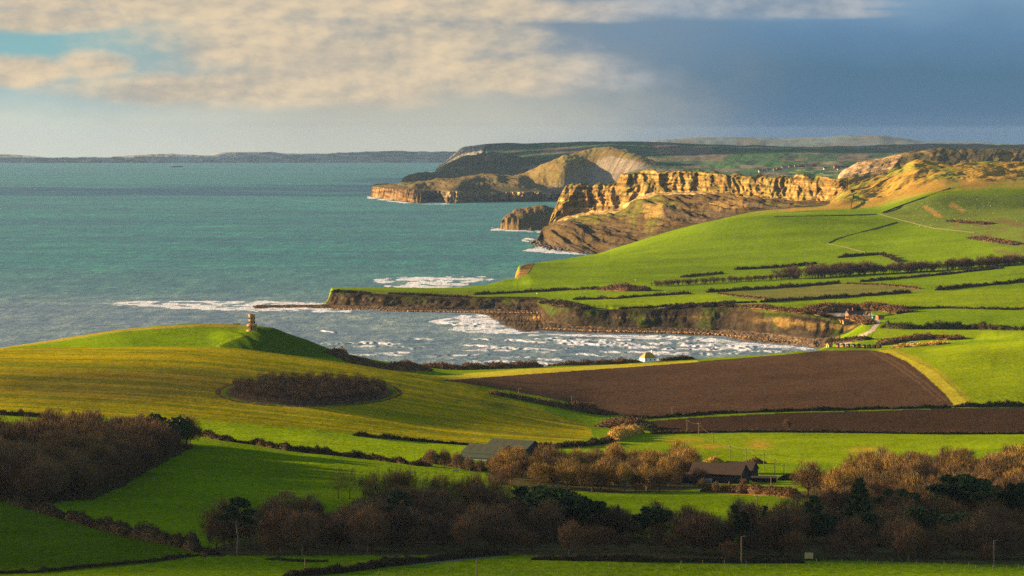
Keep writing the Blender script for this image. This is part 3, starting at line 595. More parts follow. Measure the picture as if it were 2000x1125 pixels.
fpoly([(1030,652),(1160,654),(1300,656),(1400,661),(1450,668),(1550,676),(1600,682),(1560,684),(1440,676),(1390,668),(1160,658),(1030,656)],.93,10,1.6,13)
fpoly([(1360,664),(1450,668),(1560,678),(1560,690),(1460,690),(1380,684),(1300,676)],.36,20,3,15)
fpoly([(1028,464),(1062,470),(1070,484),(1165,494),(1170,499),(1080,495),(1020,490),(1050,480),(1020,470)],.95,6,1.5,17)
fpoly([(958,444),(980,447),(1040,451),(1080,450),(1080,454),(1040,454),(960,450)],.9,6,1,19)
fpoly([(718,380),(724,384),(800,396),(880,398),(880,399.5),(800,399),(716,388)],.9,3,.5,21)
fpoly([(800,716),(850,708),(1000,712),(1340,694),(1330,706),(1000,722),(840,728)],.36,30,4,23)
rng=np.random.default_rng(5); Hh=np.zeros(P.shape)
W=[(700,672,60,.9),(735,671,22,1),(760,678,60,.7),(905,632,30,.9),(930,638,40,.9),(1000,666,60,.8),(1085,667,45,.9),(1150,670,50,.8),(1190,676,70,.9),(1240,679,60,.9),(1100,662,50,.7),(1010,682,60,.8),(1300,672,60,.8),(1360,676,60,.9),(1420,683,50,.9),(1480,686,45,.9),(900,694,50,.6),(960,686,60,.6),(1320,690,60,.7),(1120,692,60,.6),(1060,702,80,.5),(860,700,60,.5),(640,648,30,.6),(1210,664,40,.8),(1340,660,50,.9),(600,614,20,.4),(830,664,30,.6),(780,690,30,.7),(940,676,26,.8),(1240,690,60,.8),(1380,692,50,.8),(950,618,8,.6),(1450,677,50,.9)]
for i in range(18): W.append((rng.uniform(640,1560),rng.uniform(655,712),rng.uniform(35,95),rng.uniform(.45,.8)))
for (a,b,w,v) in W:
    tilt=rng.uniform(-.03,.07); q=Q-(b+(P-a)*tilt+1.3*vnoise(P/23,0*P,int(a))+.8*vnoise(P/7,0*P,int(b)))
    w=w*1.6; env=np.clip(1-((P-a)/w)**2,0,1)**.6*sstep(-.9,-.2,vnoise(P/20,0*P+b,3)+.1)
    foam=np.maximum(foam,env*v*1.1*np.exp(-(q/1.7)**2)+env*v*.6*np.exp(-(np.clip(q,0,9)/3.5)**2)*(q>0)*sstep(-.2,.4,fbm(P/22,Q/1.1,8,3)+.1)); Hh+=env*v*1.5*np.exp(-((q+.4)/1.4)**2)
# swell running into the bay and open-water chop
inb=sstep(595,640,Q)
Hh+=inb*(.55*fbm(P/60,Q/2.6,31,3)+.15*fbm(P/22,Q/1.4,32,2))+(1-inb)*(.55*fbm(X/60,Y/26,33,3)*sstep(9000,5000,Y))
foam=foam*(.40+.60*sstep(-.30,.12,fbm((P+Q*3)/24,Q/1.9,44,4)))*sstep(-.8,-.1,fbm(P/18,Q/1.2,45,3)+.3*foam)
Z=Z+Hh
me=grid_mesh('sea',X,Y,Z,None,True,{'foam':foam})
m,nt,b=nodes('sea_water'); tc=nt.nodes.new('ShaderNodeTexCoord').outputs['Object']
fa=nt.nodes.new('ShaderNodeAttribute'); fa.attribute_name='foam'; fa=fa.outputs['Fac']
sx=nt.nodes.new('ShaderNodeSeparateXYZ'); L(nt,tc,sx.inputs[0])
big_=noise_(nt,tc,1.0,5,.6,stretch=(.0004,.0009,1)); mid_=noise_(nt,tc,1.0,6,.65,stretch=(.004,.010,1)); sm=math_(nt,'ADD',math_(nt,'MULTIPLY',noise_(nt,tc,1.0,4,.8,stretch=(.075,.016,1)),.55),math_(nt,'MULTIPLY',noise_(nt,tc,1.0,4,.8,stretch=(.022,.005,1)),.45))
bay=smooth_(nt,sx.outputs[1],4300,3700)
teal=mix_(nt,smooth_(nt,big_,.38,.62),(.005,.080,.062),(.010,.125,.072))
teal=mix_(nt,smooth_(nt,mid_,.40,.66),mix_(nt,1.0,teal,(.8,.62,.70),'MULTIPLY'),teal)
grey=mix_(nt,smooth_(nt,mid_,.4,.62),(.075,.100,.105),(.10,.135,.12))
offs=smooth_(nt,sx.outputs[1],5200,4300); teal=mix_(nt,math_(nt,'MULTIPLY',offs,.55),teal,(.045,.088,.078))
col=mix_(nt,bay,teal,grey)
col=mix_(nt,smooth_(nt,sm,.50,.64),mix_(nt,smooth_(nt,sm,.40,.50),mix_(nt,1.0,col,(.45,.55,.72),'MULTIPLY'),col),mix_(nt,1.0,col,(2.3,1.9,1.5),'MULTIPLY'))
cap=smooth_(nt,noise_(nt,tc,1.0,5,.8,stretch=(.05,.15,1)),.735,.79)
ff=math_(nt,'ADD',fa,math_(nt,'MULTIPLY',cap,.5),True)
fn=noise_(nt,tc,1.0,6,.85,stretch=(.03,.12,1)); fo=smooth_(nt,math_(nt,'ADD',ff,math_(nt,'MULTIPLY',math_(nt,'SUBTRACT',fn,.5),.6)),.34,.72)
col=mix_(nt,fo,col,(.44,.44,.46)); L(nt,col,b.inputs['Base Color'])
L(nt,math_(nt,'ADD',math_(nt,'MULTIPLY',fo,.45),.42),b.inputs['Roughness']); b.inputs['Specular IOR Level'].default_value=.16
bp=nt.nodes.new('ShaderNodeBump'); bp.inputs['Strength'].default_value=.9; bp.inputs['Distance'].default_value=4.0
h1=noise_(nt,tc,1.0,6,.7,stretch=(.02,.05,1)); L(nt,math_(nt,'ADD',h1,math_(nt,'MULTIPLY',sm,.8)),bp.inputs['Height']); L(nt,bp.outputs[0],b.inputs['Normal'])
structure(link('sea',me,m))

# ------------------------------------------------------------------ light, sky, air, camera
w=bpy.data.worlds.new('World'); sc.world=w; w.use_nodes=True; nt=w.node_tree; bg=nt.nodes['Background']
sky=nt.nodes.new('ShaderNodeTexSky'); sky.sky_type='NISHITA'; sky.sun_disc=False; sky.sun_elevation=SUN_EL; sky.sun_rotation=SUN_AZ; sky.altitude=200
SKYS=.05; bg.inputs['Strength'].default_value=SKYS
tc=nt.nodes.new('ShaderNodeTexCoord'); gv=tc.outputs['Generated']; sp=nt.nodes.new('ShaderNodeSeparateXYZ'); L(nt,gv,sp.inputs[0])
# keep the clear-sky lookup just above its own horizon
cb=nt.nodes.new('ShaderNodeCombineXYZ'); L(nt,sp.outputs[0],cb.inputs[0]); L(nt,sp.outputs[1],cb.inputs[1]); L(nt,math_(nt,'MAXIMUM',sp.outputs[2],.012),cb.inputs[2]); L(nt,cb.outputs[0],sky.inputs[0]) if sky.inputs else None
az=math_(nt,'MULTIPLY',math_(nt,'ARCTAN2',sp.outputs[0],sp.outputs[1]),6.2)     # about -1..1 across the bay
el=math_(nt,'MULTIPLY',sp.outputs[2],6.2)                                          # 0 at eye level, .26 high
cv=nt.nodes.new('ShaderNodeCombineXYZ'); L(nt,az,cv.inputs[0]); L(nt,el,cv.inputs[1])
CV=cv.outputs[0]
def lin(r,g,b_): return tuple(((c/255+.055)/1.055)**2.4 if c>10 else c/3294 for c in (r,g,b_))
def ramp(x,stops):
    n=nt.nodes.new('ShaderNodeValToRGB'); L(nt,x,n.inputs[0]); e=n.color_ramp.elements
    while len(e)<len(stops): e.new(.5)
    for k,(p,c) in enumerate(stops): e[k].position=p; e[k].color=(*c,1)
    return n.outputs[0]
warp=noise_(nt,CV,3.0,5,.6,stretch=(1,2,1)); wz=math_(nt,'SUBTRACT',warp,.5)
azw=math_(nt,'ADD',az,math_(nt,'MULTIPLY',wz,.35)); elw=math_(nt,'ADD',el,math_(nt,'MULTIPLY',wz,.10))
te=math_(nt,'ADD',math_(nt,'MULTIPLY',elw,3.0),.15)      # -.05 ->0 ; .26->.93
left=ramp(te,[(0,lin(212,212,196)),(.25,lin(202,208,196)),(.45,lin(150,182,188)),(.62,lin(138,184,188)),(.9,lin(138,176,184))])
cen=ramp(te,[(0,lin(200,198,180)),(.3,lin(186,186,174)),(.6,lin(150,160,165)),(.9,lin(120,140,155))])
right=ramp(te,[(0,lin(86,118,146)),(.2,lin(84,116,146)),(.5,lin(86,120,146)),(.72,lin(98,134,166)),(.95,lin(122,156,184))])
base=mix_(nt,smooth_(nt,azw,-.95,-.25),left,cen); base=mix_(nt,smooth_(nt,azw,-.15,.62),base,right)
def blob(ax,ey,rx,ry):
    a=math_(nt,'DIVIDE',math_(nt,'SUBTRACT',az,ax),rx); e=math_(nt,'DIVIDE',math_(nt,'SUBTRACT',el,ey),ry)
    d=math_(nt,'ADD',math_(nt,'MULTIPLY',a,a),math_(nt,'MULTIPLY',e,e)); return math_(nt,'SUBTRACT',1.0,d)
def bmax(*bs):
    r=bs[0]
    for q in bs[1:]: r=math_(nt,'MAXIMUM',r,q)
    return r
# lit cumulus banks: az=(px-1000)/1000, el=(261-py)/1000
cl=bmax(blob(-.93,.222,.24,.028),blob(-.35,.165,.42,.085),blob(-.30,.245,.6,.035),blob(-.42,.095,.34,.05),blob(-.05,.115,.34,.045),blob(-.95,.120,.12,.032),blob(-.80,.130,.09,.035),blob(-.66,.09,.25,.035),blob(.15,.240,.45,.024),blob(.45,.250,.34,.016),blob(.62,.232,.16,.010),blob(-.9,.25,.3,.015))
n1=noise_(nt,CV,3.6,6,.56,stretch=(1,2.0,1)); n2=noise_(nt,CV,9.0,4,.52,stretch=(1,2.0,1))
dens=math_(nt,'ADD',math_(nt,'MULTIPLY',math_(nt,'MAXIMUM',cl,-.8),.75),math_(nt,'ADD',math_(nt,'MULTIPLY',math_(nt,'SUBTRACT',n1,.5),2.0),math_(nt,'MULTIPLY',math_(nt,'SUBTRACT',n2,.5),.75)))
cm=smooth_(nt,dens,-.40,.66)
# light picks out the upper left of each billow: compare the density a little further toward the sun
mp=nt.nodes.new('ShaderNodeMapping'); mp.inputs['Location'].default_value=(.018,-.012,0); L(nt,CV,mp.inputs[0])
n1b=noise_(nt,mp.outputs[0],3.6,6,.56,stretch=(1,2.0,1)); sh=math_(nt,'SUBTRACT',n1,n1b)
lit=smooth_(nt,math_(nt,'ADD',math_(nt,'MULTIPLY',sh,2.8),math_(nt,'MULTIPLY',math_(nt,'SUBTRACT',n2,.5),.35)),-.42,.36)
cc=mix_(nt,lit,lin(176,172,162),lin(232,210,176)); 
cr_=mix_(nt,lit,lin(128,148,168),lin(176,182,188)); cc=mix_(nt,smooth_(nt,az,-.05,.35),cc,cr_)
cmask=math_(nt,'MULTIPLY',cm,smooth_(nt,el,.015,.075))
cmask=math_(nt,'MULTIPLY',cmask,math_(nt,'SUBTRACT',1.0,math_(nt,'MULTIPLY',smooth_(nt,az,.15,.45),smooth_(nt,el,.235,.205))))
vis=mix_(nt,cmask,base,cc)
VG=1.0
sc1=nt.nodes.new('ShaderNodeVectorMath'); sc1.operation='SCALE'; L(nt,vis,sc1.inputs[0]); sc1.inputs['Scale'].default_value=VG/SKYS; VSC=sc1
# over the bay the cloud deck; elsewhere and overhead the clear sky
fwd=math_(nt,'MULTIPLY',smooth_(nt,sp.outputs[1],.90,.965),smooth_(nt,sp.outputs[2],.16,.07))
out=mix_(nt,fwd,sky.outputs[0],sc1.outputs[0]); L(nt,out,bg.inputs['Color'])
sl_=bpy.data.lights.new('sun','SUN'); sl_.energy=5.0; sl_.angle=math.radians(.55); sl_.color=(1.0,.73,.41)
so=bpy.data.objects.new('sun',sl_); sc.collection.objects.link(so); so.rotation_euler=Vector(SUN).to_track_quat('Z','Y').to_euler(); so.location=(-500,200,600)
cam=bpy.data.cameras.new('camera'); co=bpy.data.objects.new('camera',cam); sc.collection.objects.link(co); sc.camera=co
co.location=(0,0,H); co.rotation_euler=(math.pi/2-TH,0,0); cam.sensor_width=36; cam.lens=F*36/2000; cam.clip_start=1; cam.clip_end=90000
sc.view_settings.view_transform='Standard'; sc.view_settings.look='None'; EXPO=2.25; sc.view_settings.exposure=EXPO; sc.view_settings.gamma=1
VSC.inputs['Scale'].default_value=1.0/SKYS/2**EXPO
# haze
hz=MB(); zb,zt=-210.0,258.0; hz.box((0,15000,(zb+zt)/2),(26000,32400,zt-zb)); m=bpy.data.materials.new('haze_air'); m.use_nodes=True; nt=m.node_tree
for n in list(nt.nodes):
    if n.type!='OUTPUT_MATERIAL': nt.nodes.remove(n)
pv=nt.nodes.new('ShaderNodeVolumePrincipled'); pv.inputs['Color'].default_value=(.24,.37,.62,1); pv.inputs['Density'].default_value=.9e-5; pv.inputs['Anisotropy'].default_value=0.0
L(nt,pv.outputs[0],[n for n in nt.nodes if n.type=='OUTPUT_MATERIAL'][0].inputs['Volume'])
ho=hz.build('haze',m); ho['kind']='stuff'
sc.cycles.use_denoising=False; sc.cycles.use_adaptive_sampling=False; sc.cycles.denoiser='OPENIMAGEDENOISE'; sc.cycles.denoising_input_passes='RGB_ALBEDO_NORMAL'; sc.cycles.denoising_prefilter='NONE'; sc.cycles.volume_bounces=0; sc.cycles.max_bounces=4; sc.cycles.diffuse_bounces=2; sc.cycles.glossy_bounces=2; sc.cycles.transparent_max_bounces=8
# ------------------------------------------------------------------ woods, hedges and thickets
M_BARK=simple('bark',(.10,.075,.045),.9,.3,1.5,0,.25)
M_TWIG=simple('bare_twigs',(.130,.078,.030),1,.35,.5,0,.35)
M_TWIG2=simple('dark_bare_twigs',(.110,.060,.030),1,.35,.5,0,.35)
M_TWIG3=simple('golden_bare_twigs',(.215,.128,.030),1,.4,.5,0,.35)
M_LEAF=simple('dark_evergreen_leaves',(.030,.045,.014),.9,.4,.6,0,.3)
M_LEAF2=simple('evergreen_leaves',(.045,.060,.016),.9,.4,.6,0,.3)
M_HEDGE=simple('hedge_twigs',(.050,.034,.016),1,.5,.25,0,.2)
M_HEDGEG=simple('hedge_leaves',(.040,.040,.010),1,.5,.25,0,.2)
M_SCR=simple('scrub_twigs',(.125,.068,.030),1,.45,.12,0,.2)
M_GORSE=simple('dry_grass_tufts',(.42,.25,.05),1,.3,.3,0,.1)
def tri_cards(P,Dv,Ln,Wd,rng,tri=True):
    """thin blades: P base points, Dv unit direction, Ln lengths, Wd widths"""
    n=len(P); r=rng.normal(size=(n,3)); s=np.cross(Dv,r); s/=np.linalg.norm(s,axis=1)[:,None]+1e-9
    a=P-s*Wd[:,None]/2; b=P+s*Wd[:,None]/2
    if tri:
        c=P+Dv*Ln[:,None]; V=np.stack([a,b,c],1).reshape(-1,3); return V,np.arange(3*n).reshape(-1,3)
    c=b+Dv*Ln[:,None]; d=a+Dv*Ln[:,None]; V=np.stack([a,b,c,d],1).reshape(-1,3); return V,np.arange(4*n).reshape(-1,4)
def unit(a): return a/(np.linalg.norm(a,axis=-1,keepdims=True)+1e-9)
def bare_tree(seed,h=12.0,w=4.6,ntw=2400,lowfrac=.24):
    rng=np.random.default_rng(seed); t=MB(); tips=[]
    def seg(p,d,l,r,lev):
        q=p+d*l; t.tube(p,q,r,r*.62,5 if lev<2 else 3,False)
        if lev>=4: tips.append((q,d)); return
        if lev>=2: tips.append((q,d))
        k=3 if lev<3 else 2
        for i in range(k+(rng.random()<.4)):
            nd=unit(d*.75+rng.normal(size=3)*(.52 if lev else .62)+np.array([0,0,.28])); seg(q,nd,l*rng.uniform(.58,.82),r*.6,lev+1)
    th=h*lowfrac; seg(np.zeros(3),unit(np.array([rng.normal()*.06,rng.normal()*.06,1])),th,.26,-1) if False else None
    t.tube((0,0,-.6),(0,0,th),.30,.22,6,False)
    for i in range(5):
        a=2*math.pi*i/5+rng.random(); nd=unit(np.array([math.cos(a)*.7,math.sin(a)*.7,.9+rng.random()*.5])); seg(np.array([0,0,th*(.7+.3*rng.random())]),nd,h*.24,.13,0)
    seg(np.array([0,0,th]),np.array([0,0,1.]),h*.3,.17,0)
    Q=np.array([q for q,_ in tips]); Dq=np.array([d for _,d in tips])
    c=np.array([0,0,h*.58]); rad=np.array([w,w,h*.44])
    # pull branch tips into the crown
    e=(Q-c)/rad; l=np.linalg.norm(e,axis=1); Q=np.where((l>1)[:,None],c+e/l[:,None]*rad*.95,Q)
    idx=rng.integers(0,len(Q),ntw//2); P1=Q[idx]+rng.normal(size=(len(idx),3))*.45
    u=unit(rng.normal(size=(ntw-len(idx),3))); rr=rng.random(len(u))**.30; lump=1+.22*np.sin(u[:,0]*5+seed)*np.cos(u[:,1]*6+seed*2)+.12*np.sin(u[:,2]*9+seed)
    P2=c+u*rad*(rr*lump*.93)[:,None]; P2[:,2]=np.maximum(P2[:,2],h*(.24+.14*rng.random(len(P2))))
    P=np.concatenate([P1,P2]); Dv=unit(unit(P-np.array([0,0,h*.25]))*.6+rng.normal(size=P.shape)*.34+np.array([0,0,.62]))
    V,Fc=tri_cards(P-Dv*.4,Dv,rng.uniform(.9,2.4,len(P)),rng.uniform(.05,.12,len(P)),rng)
    return t.mesh('trunk'),mesh_arr('crown',V,Fc),(V,Fc)
BT=[bare_tree(100+i,12.0,w,n) for i,(w,n) in enumerate(((4.4,3000),(5.2,3400),(3.7,2600),(4.8,3200),(4.0,2800),(5.6,3600)))]
for t_,c_,_ in BT: t_.materials.append(M_BARK); c_.materials.append(M_TWIG)
CROWNS={}
for mname,mm in (('mid',M_TWIG),('dark',M_TWIG2),('gold',M_TWIG3)):
    CROWNS[mname]=[]
    for t_,c_,_ in BT:
        if mname=='mid': CROWNS[mname].append(c_)
        else: c2=c_.copy(); c2.materials.clear(); c2.materials.append(mm); CROWNS[mname].append(c2)
def put_tree(loc,k,s,tone,label,cat,group,name='bare_tree',wid=1.0):
    o=thing(name,loc,label,cat,group,RNG.uniform(0,6.28)); o.scale=(s*wid,s*wid,s)
    a=bpy.data.objects.new('trunk',BT[k][0]); b=bpy.data.objects.new('crown',CROWNS[tone][k])
    for q in (a,b): sc.collection.objects.link(q); q.parent=o
    return o
def poly_points(poly,n,t0=3,t1=13,minsep=10,seed=1):
    """spread n ground points inside a footprint given by its outline"""
    rng=np.random.default_rng(seed); m=inpoly(PPX,PPY,poly)&(Tg>=t0)&(Tg<=t1); I,J=np.nonzero(m)
    if len(I)==0: return []
    # weight by ground area
    wgt=(Yg[np.minimum(I+1,Yg.shape[0]-1),J]-Yg[I,J])*Yg[I,J]; wgt=np.clip(wgt,0,None); wgt/=wgt.sum()
    pts=[];tries=0;sep=minsep
    cand=rng.choice(len(I),size=6000,p=wgt)
    while len(pts)<n and sep>1:
        pts=[]
        for c in cand:
            p=np.array([Xg[I[c],J[c]],Yg[I[c],J[c]],Zg[I[c],J[c]]])
            if all((p[0]-q[0])**2+(p[1]-q[1])**2>sep*sep for q in pts): pts.append(p)
            if len(pts)>=n: break
        sep*=.9
    return pts
EV=[(463,1084,13,24),(777,1058,8,16),(1040,1052,10,30),(1083,1056,11,30),(1122,1062,8,26),(1207,1066,5,16),(1272,1066,7,24),(1400,1074,4,14),(1463,1072,6,26),(1587,1062,5,24),(1612,1070,5,22),(1678,1066,9,30),(1700,1074,6,24),(1748,1036,7,22),(1868,1026,10,28),(1935,1030,7,20),(1985,1036,7,20),(1880,1076,8,22),(1800,1064,7,20),(302,868,6,14),(352,874,6,14),(330,876,6,14)]
EVP=[(ground(a,b,3,14),r,f) for a,b,r,f in EV]
def blocked(p):
    for q,r,f in EVP:
        dx=p[0]-q[0]*p[1]/q[1]; dy=q[1]-p[1]
        if (p[0]-q[0])**2+(p[1]-q[1])**2<(r*.8)**2 or (abs(dx)<r*.75 and 0<dy<f): return True
    return False
def wood(poly,n,hh,tones,label,group,seed,t0=3,t1=13,wid=1.0):
    rng=np.random.default_rng(seed)
    for p in poly_points(poly,n,t0,t1,9,seed):
        if blocked(p): continue
        s=rng.uniform(*hh)/12; wv=wid*rng.uniform(.72,1.25); tone=tones[rng.integers(len(tones))]
        put_tree((p[0],p[1],p[2]-.3),int(rng.integers(6)),s,tone,label,'tree',group,wid=wv)
wood(WL,80,(13,17.5),['mid','mid','dark'],'leafless brown tree in the dense wood at the left edge','bare trees of the left wood',3,wid=1.3)
wood(WB,124,(9,14.5),['dark','dark','mid'],'leafless dark purplish brown tree in the long shaded bottom wood','bare trees of the bottom wood',4,3,8.9,1.25)
wood(WM,40,(9.5,13.5),['gold','gold','mid'],'golden brown leafless tree in the wood between the green roofed and dark barns','bare trees of the middle wood',5,wid=1.2)
wood(WR,55,(11,16),['gold','mid','mid'],'olive brown leafless tree in the sunlit wood right of the dark barn','bare trees of the right wood',6,wid=1.25)

# evergreens, each on its own
def ever_mesh(kind,seed):
    rng=np.random.default_rng(seed); t=MB(); P=[];S=[]
    def clump(c,r,n,fl=1.0,sz=.45):
        u=unit(rng.normal(size=(n,3))); rr=rng.random(n)**.4; P.append(np.array(c)+u*np.array([r,r,r*fl])*rr[:,None]); S.append(rng.uniform(.6,1.3,n)*sz)
    if kind=='pine':       # bare leaning trunk, flat tiers of needles
        pts=[(0,0,-.5),(.3,.1,4),(-.2,.2,8),(.4,0,11.5)]
        for a,b,r in zip(pts[:-1],pts[1:],(.34,.28,.2)): t.tube(a,b,r,r*.8,7,False)
        for (x,y,z,r) in ((-3.2,.5,9.2,1.7),(-1.6,-.6,11.4,2.0),(1.4,.4,12.6,2.3),(3.1,-.3,10.6,1.8),(0,1.2,13.2,2.0),(1.9,1.0,8.8,1.3),(-.6,-.9,9.9,1.4),(3.6,.6,8.0,1.1)):
            t.tube((.1,.1,min(z-1.6,11)),(x,y,z-.2),.13,.06,4,False); clump((x,y,z),r,420,.42,.42)
    elif kind=='cedar':    # tiers that narrow upward
        t.tube((0,0,-.5),(0,0,12.5),.45,.1,7,False)
        for i in range(9):
            z=3+i*1.12; r=5.2*(1-i/10.5)
            for k in range(6):
                a=k*math.pi/3+i*.7+rng.normal()*.2; rr=r*rng.uniform(.55,.95); t.tube((0,0,z-.4),(rr*math.cos(a),rr*math.sin(a),z),.1,.04,3,False); clump((rr*math.cos(a)*.75,rr*math.sin(a)*.75,z),r*.36,150,.28,.45)
        clump((0,0,12.6),.9,150,1.2,.4)
    elif kind=='spread':   # wide layered crown
        t.tube((0,0,-.5),(0,0,6.5),.5,.3,7,False)
        for i in range(26):
            a=rng.uniform(0,6.28); rr=rng.uniform(.5,6.0); z=5+rng.uniform(0,4.5)*(1-rr/9)+rr*.25; t.tube((0,0,4+rng.random()*2),(rr*math.cos(a),rr*math.sin(a),z),.14,.05,3,False); clump((rr*math.cos(a),rr*math.sin(a),z),rng.uniform(1.2,2.0),170,.5,.5)
    elif kind=='cypress':  # several upright spires
        t.tube((0,0,-.5),(0,0,5),.4,.25,7,False)
        for i in range(13):
            a=rng.uniform(0,6.28); rr=rng.uniform(0,3.4); hz_=rng.uniform(6.5,11.5)-rr*.3; x,y=rr*math.cos(a),rr*math.sin(a); t.tube((0,0,2),(x,y,hz_*.8),.12,.04,3,False)
            for z in np.linspace(2.2,hz_,6): clump((x*(.6+.4*z/hz_)+.15*z*math.cos(a),y*(.6+.4*z/hz_)+.15*z*math.sin(a),z),1.15*(1.15-z/hz_*.75),75,1.5,.45)
    else:                  # round evergreen oak
        t.tube((0,0,-.5),(0,0,4),.45,.3,7,False)
        for i in range(30):
            u=unit(rng.normal(size=3)); u[2]=abs(u[2]); c=np.array([0,0,3.6])+u*np.array([3.6,3.6,4.6])*rng.uniform(.55,1); t.tube((0,0,3),tuple(c),.1,.04,3,False); clump(c,1.5,170,.8,.5)
    P=np.concatenate(P);S=np.concatenate(S); V,Fc=tri_cards(P,unit(rng.normal(size=P.shape)*np.array([1,1,.55])),S*1.3,S*.75,rng,False)
    return t.mesh('trunk'),mesh_arr('foliage',V,Fc)
EK={k:ever_mesh(k,50+i) for i,k in enumerate(('pine','cedar','spread','cypress','oak'))}
EH={'pine':14.,'cedar':13.,'spread':10.8,'cypress':11.8,'oak':9.2}
for k,(a,b) in EK.items(): a.materials.append(M_BARK); b.materials.append(M_LEAF if k!='oak' else M_LEAF2)
def evergreen(px,py,top,kind,label,wid=1.0,name=None):
    p=ground(px,py,3,14); h=(py-top)*p[1]/F*1.01; s=h/EH[kind]
    o=thing(name or {'pine':'pine_tree','cedar':'cedar_tree','spread':'cedar_tree','cypress':'cypress_tree','oak':'evergreen_oak'}[kind],tuple(p),label,{'pine':'pine tree','cedar':'conifer','spread':'conifer','cypress':'conifer','oak':'evergreen tree'}[kind],None,RNG.uniform(-.3,.3))
    o.scale=(s*wid,s*wid,s)
    for nm,me in zip(('trunk','crown'),EK[kind]):
        q=bpy.data.objects.new(nm,me); sc.collection.objects.link(q); q.parent=o
evergreen(463,1084,973,'pine','tall lone pine with bare trunk at the left end of the bottom wood')
evergreen(777,1058,960,'pine','dark flat topped pine rising out of the middle of the bottom wood',.9)
evergreen(1040,1052,936,'spread','broad black evergreen, left one of the dark clump below the sunlit middle wood',1.1)
evergreen(1083,1056,932,'oak','tallest black evergreen of the dark clump below the sunlit middle wood',1.0)
evergreen(1122,1062,958,'spread','low dark evergreen at the right end of the clump below the middle wood',1.0)
evergreen(1207,1058,990,'cedar','small dark evergreen tip left of the bushy one below the meadow',.6)
evergreen(1272,1066,979,'spread','flat bushy dark evergreen standing against the lower edge of the sunlit meadow',.8)
evergreen(1400,1066,1019,'oak','little dark evergreen top poking out of the bottom wood below the meadow',.8)
evergreen(1463,1072,981,'cypress','dark spiky cypress with many upright tips at the right end of the meadow',.85)
evergreen(1587,1056,969,'pine','open crowned pine with visible branches right of the sunlit meadow',.7)
evergreen(1612,1062,992,'oak','dark round holly between the open pine and the big cedar',.9)
evergreen(1678,1060,938,'cedar','large pointed black cedar in the right hand wood',.95)
evergreen(1700,1066,990,'oak','dark rounded evergreen at the foot of the large pointed cedar',1.2)
evergreen(1748,1030,945,'spread','wide dark cedar right of the large pointed cedar',.95)
evergreen(1868,1020,914,'spread','wide spreading dark cedar near the right edge with layered branches',1.05)
evergreen(1935,1025,938,'spread','dark evergreen behind the round one at the far right of the wood',.8)
evergreen(1985,1030,932,'spread','dark evergreen cut by the right edge of the picture',.7)
evergreen(1880,1072,990,'oak','big rounded dull green evergreen oak in the right hand wood',1.25)
evergreen(1800,1060,980,'oak','dark evergreen left of the big rounded evergreen oak',1.0)
evergreen(302,868,800,'spread','flat topped dark pine at the top edge of the left wood',.62,'pine_tree')
evergreen(352,874,803,'oak','black rounded evergreen at the right end of the left wood',.75)
evergreen(330,876,812,'oak','dark evergreen between the flat topped pine and the rounded one of the left wood',.8)

